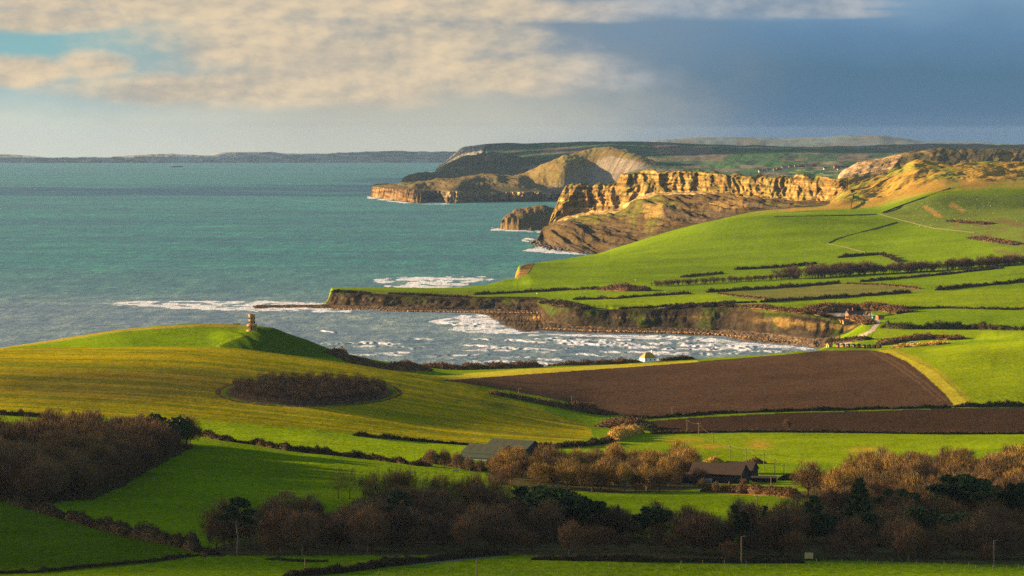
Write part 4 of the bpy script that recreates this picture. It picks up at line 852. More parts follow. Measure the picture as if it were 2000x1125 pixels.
# everything twiggy but low: hedges and thickets
def resample(pts,step):
    pts=[np.array(p,float) for p in pts]; out=[pts[0]]
    for a,b in zip(pts[:-1],pts[1:]):
        n=max(1,int(np.linalg.norm(b-a)/step)); out+= [a+(b-a)*(i+1)/n for i in range(n)]
    return np.array(out)
def place(px,v,t0=3):
    """v<1200: photo row of the foot; larger values are distances"""
    if v<1200: return ground(px,v,t0)
    j=int(np.clip(np.searchsorted(PX,px),0,len(PX)-1)); i=int(np.clip(np.searchsorted(Yg[:,j],v),0,Yg.shape[0]-1)); return np.array([x_of(px,Yg[i,j],Zg[i,j]),Yg[i,j],Zg[i,j]])
def strip(name,pts,h,w,mat,label,cat,dens=1.0,seed=None,var=.8,group=None,kind=None,t0=3,up=.5,gap=0.0):
    """a hedge, bank of scrub or row of bushes: a lumpy core bristling with twigs"""
    seed=seed or int(abs(pts[0][0]*7+pts[-1][0]*3+pts[0][1]))%9973+1; rng=np.random.default_rng(seed)
    q=[]
    for (a,b),(c,d) in zip(pts[:-1],pts[1:]):
        n=max(1,int(abs(c-a)/6+abs(d-b)/4)) if d<1200 else max(1,int(abs(c-a)/6))
        q+=[place(a+(c-a)*i/n,b+(d-b)*i/n,t0) for i in range(n)]
    q.append(place(*pts[-1],t0)); G=resample(q,max(1.2,w*.5)); n=len(G)
    if n<3: G=resample(q,.5); n=len(G)
    s=np.concatenate([[0],np.cumsum(np.linalg.norm(np.diff(G[:,:2],axis=0),axis=1))])
    hs=h*np.clip(1+var*fbm(s/(h*2.5+2),0*s+seed*1.3,seed,3)*1.7,.25,1.9); hs*=1+.35*vnoise(s/1.7,0*s+seed,seed+9); hs[0]*=.2; hs[1]*=.5; hs[-1]*=.2; hs[-2]*=.5
    if gap: hs=hs*np.where(vnoise(s/(h*6),0*s,seed+5)<-1+gap*2,.12,1)
    tn=np.gradient(G[:,:2],axis=0); tn=tn/(np.linalg.norm(tn,axis=1)[:,None]+1e-9); nr=np.stack([-tn[:,1],tn[:,0]],1)
    # core
    prof=[(-.5,-.25),(-.5,.45),(-.28,.72),(0,.82),(.28,.72),(.5,.45),(.5,-.25)]; V=[]
    for k,(a,z) in enumerate(prof):
        jit=rng.uniform(.72,1.05,n); V.append(np.stack([G[:,0]+nr[:,0]*a*w*jit,G[:,1]+nr[:,1]*a*w*jit,G[:,2]+z*hs*jit],1))
    V=np.stack(V,1).reshape(-1,3); m=len(prof); i=np.arange(n-1)[:,None]*m+np.arange(m-1)[None,:]
    Fq=np.stack([i,i+1,i+m+1,i+m],-1).reshape(-1,4)
    # twigs as narrow quads
    dist=G[:,1].mean(); sz=max(.30,dist/3400.); Lt=s[-1]; nt_=int(min(26000,Lt*(h*1.6+w)*dens*1.5/(sz*sz*.55)))
    u=rng.random(nt_)*Lt; idx=np.clip(np.searchsorted(s,u),1,n-1); f=(u-s[idx-1])/(s[idx]-s[idx-1]+1e-9)
    c=G[idx-1]*(1-f[:,None])+G[idx]*f[:,None]; hh=hs[idx-1]*(1-f)+hs[idx]*f; a=rng.uniform(-1,1,nt_); 
    zz=rng.random(nt_)**.7*np.sqrt(np.clip(1-(a*.9)**2,0,1)); ang=nr[idx]
    P=np.stack([c[:,0]+ang[:,0]*a*w*.55,c[:,1]+ang[:,1]*a*w*.55,c[:,2]+zz*hh*.95],1)
    Dv=unit(rng.normal(size=P.shape)*.6+np.array([0,0,up])); V2,F2=tri_cards(P,Dv,rng.uniform(.7,1.5,nt_)*sz*1.6,rng.uniform(.3,.6,nt_)*sz,rng,False)
    me=mesh_arr(name,np.concatenate([V,V2]),np.concatenate([Fq,F2+len(V)])); o=link(name,me,mat); return tag(o,label,cat,group,kind)
HG=[
 ([(383,850),(430,860),(500,869),(560,880),(640,888),(700,895),(760,902),(805,908)],2.6,2.6,M_HEDGE,'thick dark hedge falling right below the bright green field beside the left wood'),
 ([(690,851),(800,861),(900,869),(1000,873),(1100,874),(1125,869)],1.9,2,M_HEDGE,'dark hedge along the foot of the striped yellow hill, behind the green roofed barn'),
 ([(-60,809),(0,810),(60,813),(112,815)],1.8,2,M_HEDGE,'short dark hedge at the left edge above the left wood'),
 ([(28,984),(100,1006),(180,1028),(260,1050),(340,1064),(388,1078),(420,1084)],3.2,3.4,M_HEDGE,'overgrown dark hedge slanting down between the two shaded fields at bottom left'),
 ([(-40,1121),(60,1119),(160,1109),(300,1097),(390,1085)],.8,1.2,M_HEDGE,'low ragged bank along the bottom left corner field'),
 ([(560,1128),(640,1121),(720,1111),(800,1101),(880,1092),(960,1085),(990,1084)],2.0,3,M_HEDGE,'dark bank and hedge sweeping up from the bottom edge to the lane'),
 ([(1215,820),(1290,816),(1400,808),(1500,804.5),(1700,799.5),(1858,796)],1.5,1.6,M_HEDGE,'long thin dark hedge between the big and the narrow ploughed fields'),
 ([(1862,795),(1950,794),(2060,794)],2.6,2.6,M_HEDGE,'taller black hedge at the right edge below the sunlit grass slope'),
 ([(1275,848),(1400,845),(1500,844),(1700,846),(1800,848),(2060,848)],1.1,1.4,M_HEDGE,'low hedge under the narrow ploughed field, above the sunlit meadow'),
 ([(1722,641),(1760,643),(1820,643),(1900,643),(1960,645),(2060,646)],4.2,4,M_HEDGEG,'hedge of uneven height running right from the bend of the bay lane'),
 ([(1754,602.5),(1847,602.5),(2000,606),(2060,607)],1.8,2.4,M_HEDGE,'thin dark hedge running right from the farm by the bay'),
 ([(1212,603.5),(1290,600),(1365,595.5),(1478,591)],1.9,2.6,M_HEDGE,'dark hedge just above the bay cliff top'),
 ([(1485,591),(1529,588),(1610,583.5),(1700,577.5),(1778,571.5)],2.6,3,M_HEDGE,'dark hedge under the olive coloured field'),
 ([(1119,586),(1200,584),(1233,580.5),(1350,573.5)],1.9,2.8,M_HEDGE,'dark hedge between two strips of field above the bay, left of the olive field'),
 ([(927,576),(1017,571.5),(1110,567),(1178,565)],2.2,3,M_HEDGE,'dark hedge running along the neck of the low headland'),
 ([(1380,571.5),(1430,568),(1499,564),(1586,558),(1640,553)],2.6,3,M_HEDGE,'dark hedge along the top of the olive coloured field'),
 ([(1682,551),(1760,544),(1835,537.5),(1900,530),(1961,524)],2.4,3,M_HEDGE,'dark hedge climbing to the right under the far belt of trees'),
 ([(1829,567.5),(1900,560),(2000,551),(2060,546)],3.0,3.4,M_HEDGE,'straight dark hedge reaching the right edge above the brightest far field'),
 ([(1652,555),(1720,557),(1796,564)],1.0,2,M_SCR,'thin brown hedge bounding the upper right of the olive field'),
 ([(1404,574.5),(1450,580),(1496,585)],1.0,2,M_SCR,'thin brown hedge bounding the left of the olive field'),
 ([(1435,527),(1500,524),(1560,519),(1595,515)],2.6,4,M_HEDGE,'dark hedge on the long green slope left of the far wood'),
 ([(1330,542),(1370,538),(1412,534)],1.8,3,M_HEDGE,'short dark hedge piece on the lower part of the long green slope'),
 ([(1638,504),(1680,500),(1718,498),(1740,504),(1757,513)],3.2,5,M_HEDGE,'hooked dark hedge above the far wood'),
 ([(640,1097),(600,1098),(520,1093)],.5,1,M_HEDGEG,'faint rough grass edge along the front of the bottom wood'),
]
for p,h,w_,mt,lb in HG: strip('hedge',p,h,w_,mt,lb,'hedge',1.0,gap=.06 if h<2.5 else 0)
TK=[
 ([(640,2350),(680,2350),(720,2350),(770,2350),(830,2400)],6.5,14,M_SCR,'brown thicket behind the crest of the yellow hill, at the foot of the tower hill',.35),
 ([(822,2500),(860,2500),(900,2490)],5.5,16,M_SCR,'dense reddish brown thicket at the near edge of the bay, left end',.4),
 ([(895,2500),(960,2520),(1050,2560),(1060,2560)],4.6,12,M_SCR,'brown coastal thicket above the yellow strip, between the bay and the field',.4),
 ([(1075,2590),(1130,2610),(1180,2610),(1245,2640)],3.0,9,M_SCR,'low brown scrub left of the white house by the bay',.5),
 ([(1290,2660),(1330,2670),(1352,2675)],3.2,8,M_HEDGE,'dark scrub right of the white house by the bay',.4),
 ([(955,769),(1000,777),(1060,789),(1120,801),(1160,808)],3.2,8,M_SCR,'row of bushes between the striped hill and the ploughed field',.6),
 ([(1100,797),(1150,806),(1195,811)],5.2,12,M_SCR,'thick brown bushes at the lower left corner of the big ploughed field',.5),
 ([(1180,1960),(1220,1950),(1262,1940)],5.5,22,M_SCR,'tangled brown trees where the hill, the plough and the meadow meet',.4),
 ([(1195,862),(1215,852),(1245,845)],4.4,8,M_GORSE,'glowing orange bush in the corner below the ploughed fields',.3),
 ([(1245,838),(1262,840),(1284,842)],5.0,9,M_HEDGEG,'green ivy clad bushes beside the glowing orange bush',.4),
 ([(1075,874),(1120,873),(1170,868),(1195,864)],2.6,5,M_HEDGE,'dark bushy row leading from behind the barn to the glowing orange bush',.5),
 ([(1578,3265),(1630,3275),(1690,3280),(1740,3240),(1768,3200)],7,22,M_SCR,'brown thicket curving round behind the brick farmhouse by the bay',.25),
 ([(1712,2870),(1760,2880),(1820,2880),(1884,2870)],4.4,16,M_SCR,'brown thicket beside the car park at the head of the bay',.3),
 ([(1745,2790),(1790,2790),(1850,2800)],2.2,10,M_GORSE,'low orange scrub in front of the thicket by the car park',.4),
 ([(1186,566),(1225,568),(1270,567)],6.0,26,M_SCR,'isolated brown copse at the left end of the far tree belt',.3),
 ([(1186,563),(1205,562)],7.5,16,M_LEAF2,'dark green bush at the left side of the isolated far copse',.2),
 ([(1380,902),(1395,902),(1408,902)],2.6,5,M_GORSE,'tawny bushes behind the roof of the dark barn',.4),
 ([(1455,905),(1475,905),(1495,905)],2.6,5,M_SCR,'brown bushes behind the right end of the dark barn',.4),
 ([(1372,960),(1430,962),(1500,966),(1560,973)],3.6,6,M_SCR,'brown bushes between the dark barn and the sunlit meadow',.4),
 ([(1535,938),(1560,934),(1590,930)],3.0,8,M_HEDGE,'dark bushes at the far end of the yard of the dark barn',.4),
 ([(830,902),(860,906),(900,914),(940,920)],5.0,8,M_HEDGE,'dark scrub in front of the green roofed barn',.5),
 ([(800,908),(820,909),(840,911)],3.6,6,M_HEDGE,'round dark bush at the end of the thick hedge left of the barns',.4),
 ([(1068,592),(1090,594),(1130,600),(1148,603)],3.4,16,M_HEDGE,'dark blackthorn scrub on the corner of the bay cliff',.4),
 ([(1300,603),(1350,600),(1400,598),(1440,599)],2.8,14,M_HEDGE,'dark scrub mantling the top of the bay cliff in its middle',.3),
 ([(1450,599),(1500,603),(1560,610),(1610,617)],2.6,16,M_SCR,'brown scrub on the falling right part of the bay cliff top',.4),
 ([(1660,620),(1680,626),(1700,634)],3.6,12,M_SCR,'brown scrub patch at the end of the bay cliff beside the lane',.4),
 ([(650,570),(690,572),(720,574)],1.8,10,M_HEDGE,'dark scrub on the tip of the low headland',.5),
 ([(760,574),(840,578),(920,582)],1.8,10,M_HEDGE,'dark scrub fringe along the low headland cliff',.6),
 ([(1620,671),(1650,668),(1690,664),(1700,662)],3.0,8,M_HEDGE,'dark bushes behind the beach huts',.5),
 ([(1900,465),(1940,470),(1990,478)],1.6,20,M_SCR,'patch of brown bracken on the slope at the right edge',.7),
 ([(1858,432),(1900,436),(1935,438)],1.6,20,M_SCR,'patch of brown bracken under the sheep pasture',.7),
 ([(1040,1093),(1200,1096),(1400,1099),(1570,1099)],1.4,2.5,M_HEDGE,'low dark hedge at the foot of the bottom wood',.6),
]
for p,h,w_,mt,lb,va in TK: strip('thicket',p,h,w_,mt,lb,'thicket',.8,var=va)
TW=[]
# tree rows that read as one mass far off, and the round copse: one lot of far trees
rng=np.random.default_rng(77); VV=[];FF=[];off=0;NCOP=0
def far_tree(p,h,wid=1.0,nt=420):
    global off
    V,Fc=BT[rng.integers(6)][2]; sel=rng.choice(len(Fc),nt,replace=False); Vt=V.reshape(-1,3,3)[sel]; c=Vt.mean(1,keepdims=True)
    g=max(1.15,p[1]/1500.); Vt=c+(Vt-c)*np.array([g*1.2,g*1.2,1.25]); Vt=Vt*np.array([wid,wid,1])*h/12; a=rng.uniform(0,6.28); R_=np.array([[math.cos(a),math.sin(a),0],[-math.sin(a),math.cos(a),0],[0,0,1]]); Vt=Vt@R_+p
    V2=Vt.reshape(-1,3); VV.append(V2); FF.append(np.arange(len(V2)).reshape(-1,3)+off); off+=len(V2)
    # stem
    r=max(.22,p[1]*.00013); st=np.array([[-r,0,-.4],[r,0,-.4],[0,0,h*.6],[0,-r,-.4],[0,r,-.4],[0,0,h*.6]])+p; VV.append(st); FF.append(np.arange(6).reshape(-1,3)+off); off+=6
def along(pts,n,h,wj,hv=.25,wid=1.0):
    G=[place(a,b) for a,b in pts]; G=resample(G,2)
    for i in range(n):
        g=G[rng.integers(len(G))]; x=g[0]+rng.normal()*wj; y=g[1]+abs(rng.normal())*wj; far_tree(np.array([x,y,g[2]]),h*rng.uniform(1-hv,1+hv),wid)
cop=[(603+155*math.cos(a)*.97,766+24*math.sin(a)) for a in np.linspace(0,6.28,40)]
for p in poly_points(cop,175,11,17,7,9): far_tree(p,rng.uniform(5.2,6.8),1.15,620)
NCOP=sum(len(f) for f in FF)
for WP,nf,hf,t0,t1 in ((WL,300,12,3,13),(WB,330,7.5,3,8.9),(WM,60,7.5,5,13),(WR,120,9,5,13)):
    for p in [q for q in poly_points(WP,nf,t0,t1,5,nf+1) if not blocked(q)]: far_tree(p+np.array([0,0,-.4]),hf*rng.uniform(.75,1.15),1.3,1300)
along([(1272,560),(1340,556),(1400,552),(1480,548),(1560,544)],150,6,5)
along([(1556,545),(1620,541),(1680,538),(1735,536)],90,13,16,.3,1.2)
along([(1740,536),(1800,532),(1880,526),(1955,521),(2060,513)],150,11,12,.3,1.2)
along([(690,975),(760,978),(840,982),(930,986),(980,990)],45,11,5,.2,.7)
along([(1810,643.5),(1880,643.5),(1960,645)],24,4.5,3)
me=mesh_arr('tree_belt',np.concatenate(VV),np.concatenate(FF)); me.materials.append(M_TWIG2); me.materials.append(simple('copse_twigs',(.038,.026,.016),1,.35,.5)); mi=np.zeros(len(me.polygons),np.int32); mi[:NCOP]=1; me.polygons.foreach_set('material_index',mi); o=link('tree_belt',me,[]); tag(o,'mass of smaller bare brown trees filling the woods, round copse and far belts','trees',None,'stuff')
# ------------------------------------------------------------------ buildings, poles, vehicles, animals
M_STONE=simple('honey_stone',(.32,.20,.085),.95,.3,1.2); M_DARKW=simple('dark_opening',(.012,.012,.014),.6,.1)
M_SHEET=simple('weathered_green_roof',(.036,.046,.030),.95,.35,.35); M_RUST=simple('rusty_rooflight',(.07,.032,.014),.95,.3,.5)
M_BROOF=simple('brown_sheet_roof',(.045,.030,.021),.95,.3,.3); M_BLACKW=simple('black_boards',(.022,.022,.026),.9,.3,.6); M_GREYP=simple('grey_panel',(.16,.18,.20),.8,.2,.5)
M_WHITE=simple('white_render',(.78,.75,.70),.9,.08,.4); M_THATCH=simple('thatch',(.36,.20,.045),1,.25,.6); M_BRICK=simple('red_brick',(.27,.11,.055),.95,.3,.8)
M_SLATE=simple('slate_roof',(.075,.055,.055),.8,.3,.5); M_TILE=simple('clay_tile_roof',(.26,.11,.06),.9,.3,.5); M_WOOD=simple('pole_wood',(.15,.11,.06),.9,.25,1.0); M_POSTW=simple('pale_fence_wood',(.22,.17,.08),.9,.3,2.0)
M_METAL=simple('dull_metal',(.20,.20,.20),.5,.2,1,.6); M_WIRE=simple('wire',(.09,.085,.07),.6,.1,1); M_SHEEP=simple('wool',(.50,.42,.28),1,.15,3,0,.1)
M_CARB=simple('blue_paint',(.05,.12,.25),.35,.1); M_CARW=simple('white_paint',(.75,.75,.74),.35,.05); M_CARG=simple('grey_paint',(.18,.19,.20),.35,.1); M_CARR=simple('dark_red_paint',(.25,.03,.02),.35,.1); M_TYRE=simple('rubber',(.015,.015,.015),.9,.1); M_GLASSD=simple('window_glass',(.03,.04,.05),.15,.1)
M_HULL=simple('ship_hull_paint',(.035,.06,.10),.5,.15,.05); M_ORANGE=simple('weathered_orange_and_sunlit_ends',(.45,.20,.04),.8,.2,1.0); M_YELP=simple('yellow_plastic',(.65,.45,.03),.5,.1); M_HAY=simple('pale_hay_bale',(.45,.33,.12),1,.2,2)  # the orange also colours the sunlit ends of the huts

# stone folly on the hill
p=ground(492,645,17); p[2]-=.15
tw=thing('round_tower',tuple(p),'round honey stone folly tower with a columned ground floor on the green headland hill','tower')
sh=MB(); sh.lathe([(0.,-1),(2.35,-1),(2.35,4.3),(2.42,4.35),(2.42,4.6),(2.3,4.65),(2.27,7.6),(2.36,7.65),(2.36,7.85),(2.25,7.9),(2.22,10.2)],28); sh.build('shaft',M_STONE,tw)
bs=MB(); bs.lathe([(0,-1.2),(3.95,-1.2),(3.9,.25),(3.6,.3),(3.6,.55),(2.35,.56)],28); bs.build('plinth',M_STONE,tw)
for i in range(12):
    a=2*math.pi*i/12+.2; c=MB(); c.lathe([(.30,.5),(.30,.7),(.22,.75),(.19,3.0),(.28,3.1),(.28,3.25)],10,(3.3*math.cos(a),3.3*math.sin(a),0)); c.build('column',M_STONE,tw)
en=MB(); en.lathe([(2.36,3.26),(3.7,3.26),(3.78,3.6),(3.78,3.95),(3.6,4.0),(3.6,4.6),(3.4,4.62),(3.4,4.02),(2.37,4.01)],28); en.build('parapet',M_STONE,tw)
for i in range(12):
    a=2*math.pi*i/12; f=MB(); f.box((3.52*math.cos(a),3.52*math.sin(a),4.85),(.5,.35,.5),a); f.build('merlon',M_STONE,tw)
tp=MB(); tp.lathe([(2.22,10.2),(2.52,10.3),(2.56,10.7),(2.4,10.75),(2.4,11.9),(2.5,11.95),(2.5,12.1),(2.1,12.12),(2.1,10.9),(0,10.9)],28); tp.build('crown',M_STONE,tw)
for zc,hh in ((6.1,1.5),(9.1,1.2),(2.0,2.2)):
    for a in (-1.57,-2.5,-.6,3.14,0,1.57):
        wv=MB(); wv.box((2.30*math.cos(a),2.30*math.sin(a),zc),(.7 if hh<2 else .9,.28,hh),a+math.pi/2); wv.build('window',M_DARKW,tw)

def shed(name,px,py,Lh,Wd,eh,rh,rot,roofm,wallm,label,cat='barn',lights=True,lean=False,tmin=3,both=False,dz=0.0,dx=0,dy=0):
    p=ground(px,py,tmin); p=p+np.array([dx,dy,0]); b=thing(name,(p[0],p[1],p[2]+dz),label,cat,None,rot)
    wl=MB(); wl.prism([(-Wd/2,-1),(Wd/2,-1),(Wd/2,eh),(0,rh),(-Wd/2,eh)],-Lh/2,Lh/2)
    # ridge along local y; make it along x instead
    wl.v=[(y,-x,z) for x,y,z in wl.v]; wl.build('wall',wallm,b)
    r=MB(); t=.18; ov=.5; sl=(rh-eh)/(Wd/2)
    for s in (1,-1):
        P=[(0,rh+.06),(s*(Wd/2+ov),eh-ov*sl+.06),(s*(Wd/2+ov),eh-ov*sl+.06+t),(0,rh+.06+t)]
        q=MB(); q.prism(P,-Lh/2-ov,Lh/2+ov); q.v=[(y,-x,z) for x,y,z in q.v]; ro=q.build('roof',roofm,b)
        if lights:
            for i in range(4):
                for k in (.32,.68):
                    x=-Lh/2+Lh*(i+.6)/4.6; yy=-s*(Wd/2)*k; zz=rh-(Wd/2)*k*sl+.06+t+.05
                    g=MB(); g.add([(x-.6,yy-.9,zz+.9*sl*(1 if s>0 else -1)*-1),(x+.6,yy-.9,zz+.9*sl*-1*(1 if s>0 else -1)),(x+.6,yy+.9,zz+.9*sl*(1 if s>0 else -1)),(x-.6,yy+.9,zz+.9*sl*(1 if s>0 else -1))],[(0,1,2,3)]); g.build('rooflight',M_RUST,ro)
    d=MB(); d.box((Lh/2+.06,0,eh*.45),(.12,Wd*.36,eh*.9)); d.build('door',M_DARKW,b)
    for i in range(3):
        d=MB(); d.box((-Lh/2+Lh*(i+.7)/3.4,-Wd/2-.06,eh*.45),(Lh*.18,.12,eh*.5)); d.build('opening',M_DARKW,b)
    return b
rot=math.radians(-31)
B1=shed('farm_barn',955,897,21,16,3.6,7.2,rot,M_SHEET,M_BLACKW,'nearer wide barn with a mossy green roof and rusty rooflights, left of the middle wood')
B2=shed('farm_barn',1003,887,24,15,3.8,7.2,rot,M_SHEET,M_BLACKW,'farther green roofed barn, behind and right of the nearer one')
q=MB(); q.prism([(-12.6,-1),(-7.95,-1),(-7.95,3.3),(-12.6,1.9)],-10,10); q.v=[(y,x,z) for x,y,z in q.v]; wl=q.build('lean_to_wall',M_GREYP,B1)
q=MB(); q.prism([(-13.1,1.8),(-7.9,3.38),(-7.9,3.54),(-13.1,1.96)],-10.4,10.4); q.v=[(y,x,z) for x,y,z in q.v]; q.build('lean_to_roof',M_SHEET,B1)
B3=shed('dark_barn',1405,943,25,11.5,4.8,9.0,math.radians(-24),M_BROOF,M_BLACKW,'long dark barn with a brown roof at the right end of the middle wood',lights=False)
for x in (-8,-3): 
    q=MB(); q.box((x,-5.9,1.6),(3.4,.14,1.8)); q.build('pale_panel',M_GREYP,B3)
q=MB(); q.box((12.62,-5.4,2.3),(.25,.4,5.2)); q.build('corner_post',M_ORANGE,B3)
B4=shed('dark_barn',1447,936,14,9,5.0,8.2,math.radians(-24),M_BROOF,M_BLACKW,'smaller black barn joined behind the long dark barn, gable to the right',lights=False)
B5=shed('open_shed',1492,942,11,5,2.2,2.8,math.radians(-6),M_BROOF,M_BLACKW,'low pale roofed shed in the yard right of the dark barns','shed',False)
q_=shed('small_shed',1352,944,8,5,3.2,4.6,math.radians(-40),M_BROOF,M_BLACKW,'small half hidden shed among the trees left of the long dark barn','shed',False)

def house(name,loc,Lx,Wy,eh,rh,rot,wallm,roofm,label,hip=0.0,chim=(),wins=3,cat='house',dorm=False,group=None,small=False):
    b=thing(name,tuple(loc),label,cat,group,rot)
    w=MB(); w.box((0,0,eh/2-.5),(Lx,Wy,eh+1)); 
    if hip==0: w.add([(-Lx/2,-Wy/2,eh),(-Lx/2,Wy/2,eh),(-Lx/2,0,rh-.1)],[(0,1,2)]); w.add([(Lx/2,-Wy/2,eh),(Lx/2,Wy/2,eh),(Lx/2,0,rh-.1)],[(0,2,1)])
    w.build('wall',wallm,b)
    o=.45; a=Lx/2+o; c=Wy/2+o; zr=eh-.12; R_=MB(); hx=a-hip
    R_.add([(-a,-c,zr),(a,-c,zr),(a,c,zr),(-a,c,zr),(-hx,0,rh),(hx,0,rh)],[(0,1,5,4),(2,3,4,5),(1,2,5),(3,0,4),(0,3,2,1)]); rf=R_.build('roof',roofm,b)
    for (x,y,hh) in chim:
        k=MB(); k.box((x,y,rh-.6+hh/2),(.9,.8,hh+1.6)); k.box((x,y,rh+hh+.25),(1.05,.95,.15)); k.build('chimney',wallm,rf)
    if not small:
        for i in range(wins):
            x=-Lx/2+Lx*(i+.5)/wins
            for s in (-1,1):
                g=MB(); g.box((x,s*(Wy/2+.03),min(1.7,eh*.5)),(1.1,.08,1.2)); f=g.build('window',M_GLASSD,b)
                g=MB(); g.box((x,s*(Wy/2+.06),min(1.7,eh*.5)-.68),(1.3,.16,.1)); g.build('sill',M_WHITE,f)
        g=MB(); g.box((-Lx/2-.04,0,1.05),(.1,1.0,2.1)); g.build('door',M_BLACKW,b)
    else:
        g=MB(); g.box((0,-Wy/2-.05,eh*.5),(Lx*.6,.1,eh*.3)); g.build('window',M_GLASSD,b)
    return b
p=ground(1267,706.5,15); p=place(1266,2640); 
hb=house('thatched_house',(p[0],p[1],p[2]+.6),11.5,8,3.0,7.6,math.radians(28),M_WHITE,M_THATCH,'white house with a hipped thatched roof and white chimney at the edge of the bay',3.6,((3.6,0,1.2),),3)
p=place(1662,3170); hb=house('brick_farmhouse',(p[0],p[1],p[2]),9,7,5,8,math.radians(20),M_BRICK,M_SLATE,'red brick farmhouse with a tall chimney by the bay, backed by a brown thicket',0,((2,0,2),(-3,0,1.2)),3)
p=place(1674,3175); house('farm_outbuilding',(p[0],p[1],p[2]),12,6,3.6,6,math.radians(-5),M_BRICK,M_SLATE,'long dark roofed wing adjoining the right side of the brick farmhouse',0,(),4,'outbuilding')
p=place(1652,3140); house('farm_outbuilding',(p[0],p[1],p[2]),6,4,2.6,3.8,.2,M_STONE,M_TILE,'small tan outbuilding left of the brick farmhouse',0,(),2,'outbuilding')
p=place(1645,3145); house('farm_outbuilding',(p[0],p[1],p[2]),4,3.5,2.2,3.2,.1,M_STONE,M_THATCH,'tiny tan hut farthest left by the brick farmhouse',0,(),1,'outbuilding')
p=place(1719,3110); house('brick_store',(p[0],p[1],p[2]),6.5,5,3.4,4.4,.35,M_BRICK,M_TILE,'small orange brick store beside the lane, right of the farm',0,(),2,'outbuilding')
p=place(1706,3150); house('garden_shed',(p[0],p[1],p[2]),2.2,1.8,1.9,2.4,.3,simple('teal_paint',(.05,.32,.25),.6,.1),M_SLATE,'tiny teal shed in the farm garden by the bay',0,(),1,'shed',small=True)

def car(px,v,rot,paint_,label,van=False,tmin=15):
    p=place(px,v,tmin); c=thing('parked_van' if van else 'parked_car',tuple(p),label,'van' if van else 'car','vehicles parked by the bay',rot)
    hb_=1.95 if van else 1.45; L_=4.9 if van else 4.2
    pr=[(-L_/2,.35),(L_/2,.35),(L_/2,.85),(L_/2-.9,1.0),(L_/2-1.5,hb_),(-L_/2+(.15 if van else .9),hb_),(-L_/2,.95)]
    b=MB(); b.prism(pr,-.86,.86); b.build('body',paint_,c)
    g=MB(); g.prism([(L_/2-1.05,1.02),(L_/2-1.5,hb_-.1),(-L_/2+1.0,hb_-.1),(-L_/2+.6,1.02)],-.88,.88); g.build('window',M_GLASSD,c)
    for sx in (-1,1):
        for sy in (-1,1):
            k=MB(); k.tube((sx*L_*.31,sy*.72,.33),(sx*L_*.31,sy*.92,.33),.33,.33,12); k.build('wheel',M_TYRE,c)
car(1694,3095,.2,M_CARB,'blue car parked on the lane below the brick farm')
for i,(a,d,mt,lb) in enumerate(((1622,2905,M_CARW,'white car at the left end of the slipway car park'),(1637,2925,M_CARG,'dark grey car beside the slipway, above the beach huts'),(1644,2940,M_CARW,'white car parked highest above the beach huts'),(1672,2850,M_CARB,'light blue car between the beach huts'),(1699,2850,M_CARW,'white van by the right end of the beach hut row'),(1776,2835,M_CARW,'pale car parked beside the thicket right of the beach huts'),(1782,2838,M_CARW,'pale van next to the pale car beside the thicket'))):
    car(a,d,RNG.uniform(-.3,.3),mt,lb,'van' in lb)
# beach huts at the head of the bay
for i in range(9):
    px=1636+i*10.2; p=place(px,2840); nth=('first','second','third','fourth','fifth','sixth','seventh','eighth','ninth')[i]
    h=house('beach_hut',(p[0],p[1],p[2]),3.2,2.6,2.3,3.3,math.radians(55),M_BLACKW if i%3 else M_WOOD,M_SLATE,'%s small dark hut from the left in the row behind the ploughed field'%nth,0,(),1,'hut',group='row of huts at the head of the bay',small=True)
    e=MB(); e.box((-1.66,0,1.1),(.1,2.5,2.2)); e.build('sunlit_end_wall',M_ORANGE,h)  # sun on the hut's side, painted as an orange panel
p=place(1620,2835); house('boat_shed',(p[0],p[1],p[2]),4.6,3.4,2.6,3.9,math.radians(35),M_HAY,M_THATCH,'tan boat shed at the left end of the row of huts',0,(),1,'shed')

M_PALE=simple('pale_render',(.36,.33,.29),.9,.1,.4)
# far village
for i,(a,b,L_,rf) in enumerate(((1487,334,12,'white'),(1496,334,9,'white'),(1501,332,8,'white'),(1515,332,10,'tile'),(1522,330,13,'tile'),(1532,327.5,12,'tile'),(1545,326,10,'white'),(1556,325,9,'tile'),(1566,324,16,'tile'),(1578,323.5,14,'tile'),(1590,323,12,'tile'),(1612,329,7,'white'),(1634,326,12,'tile'),(1639,329,8,'tile'),(1648,327,18,'white'))):
    d=9300; z=float(z_of(b+1.5,d)); 
    lab=['white cottage at the far left end of the distant village','long low white cottage, second from the left in the distant village','gabled white cottage, third from the left in the distant village','small red roofed cottage left of the middle of the distant village','wide red roofed cottage left of the middle of the distant village','red roofed house at the bend of the distant village street','white house just right of the bend in the distant village','small dull red roof in the middle of the distant village','long dull red roof in the middle of the distant village','second long red roof right of the middle of the distant village','brightest red roof ending the main row of the distant village','lone white house in the green valley right of the village','tall red roofed house just left of the chalk hill','small pink house beside the tall one near the chalk hill','long white building touching the foot of the chalk hill'][i]
    house('village_house',(x_of(a,d,z),d,z-1.0),L_*1.3,9,4.6,8,.1,M_PALE if rf=='white' or i%2 else M_BRICK,M_SLATE if rf=='white' else M_TILE,lab,0,((L_*.3,0,1),),2,'house',group='far village houses',small=True)

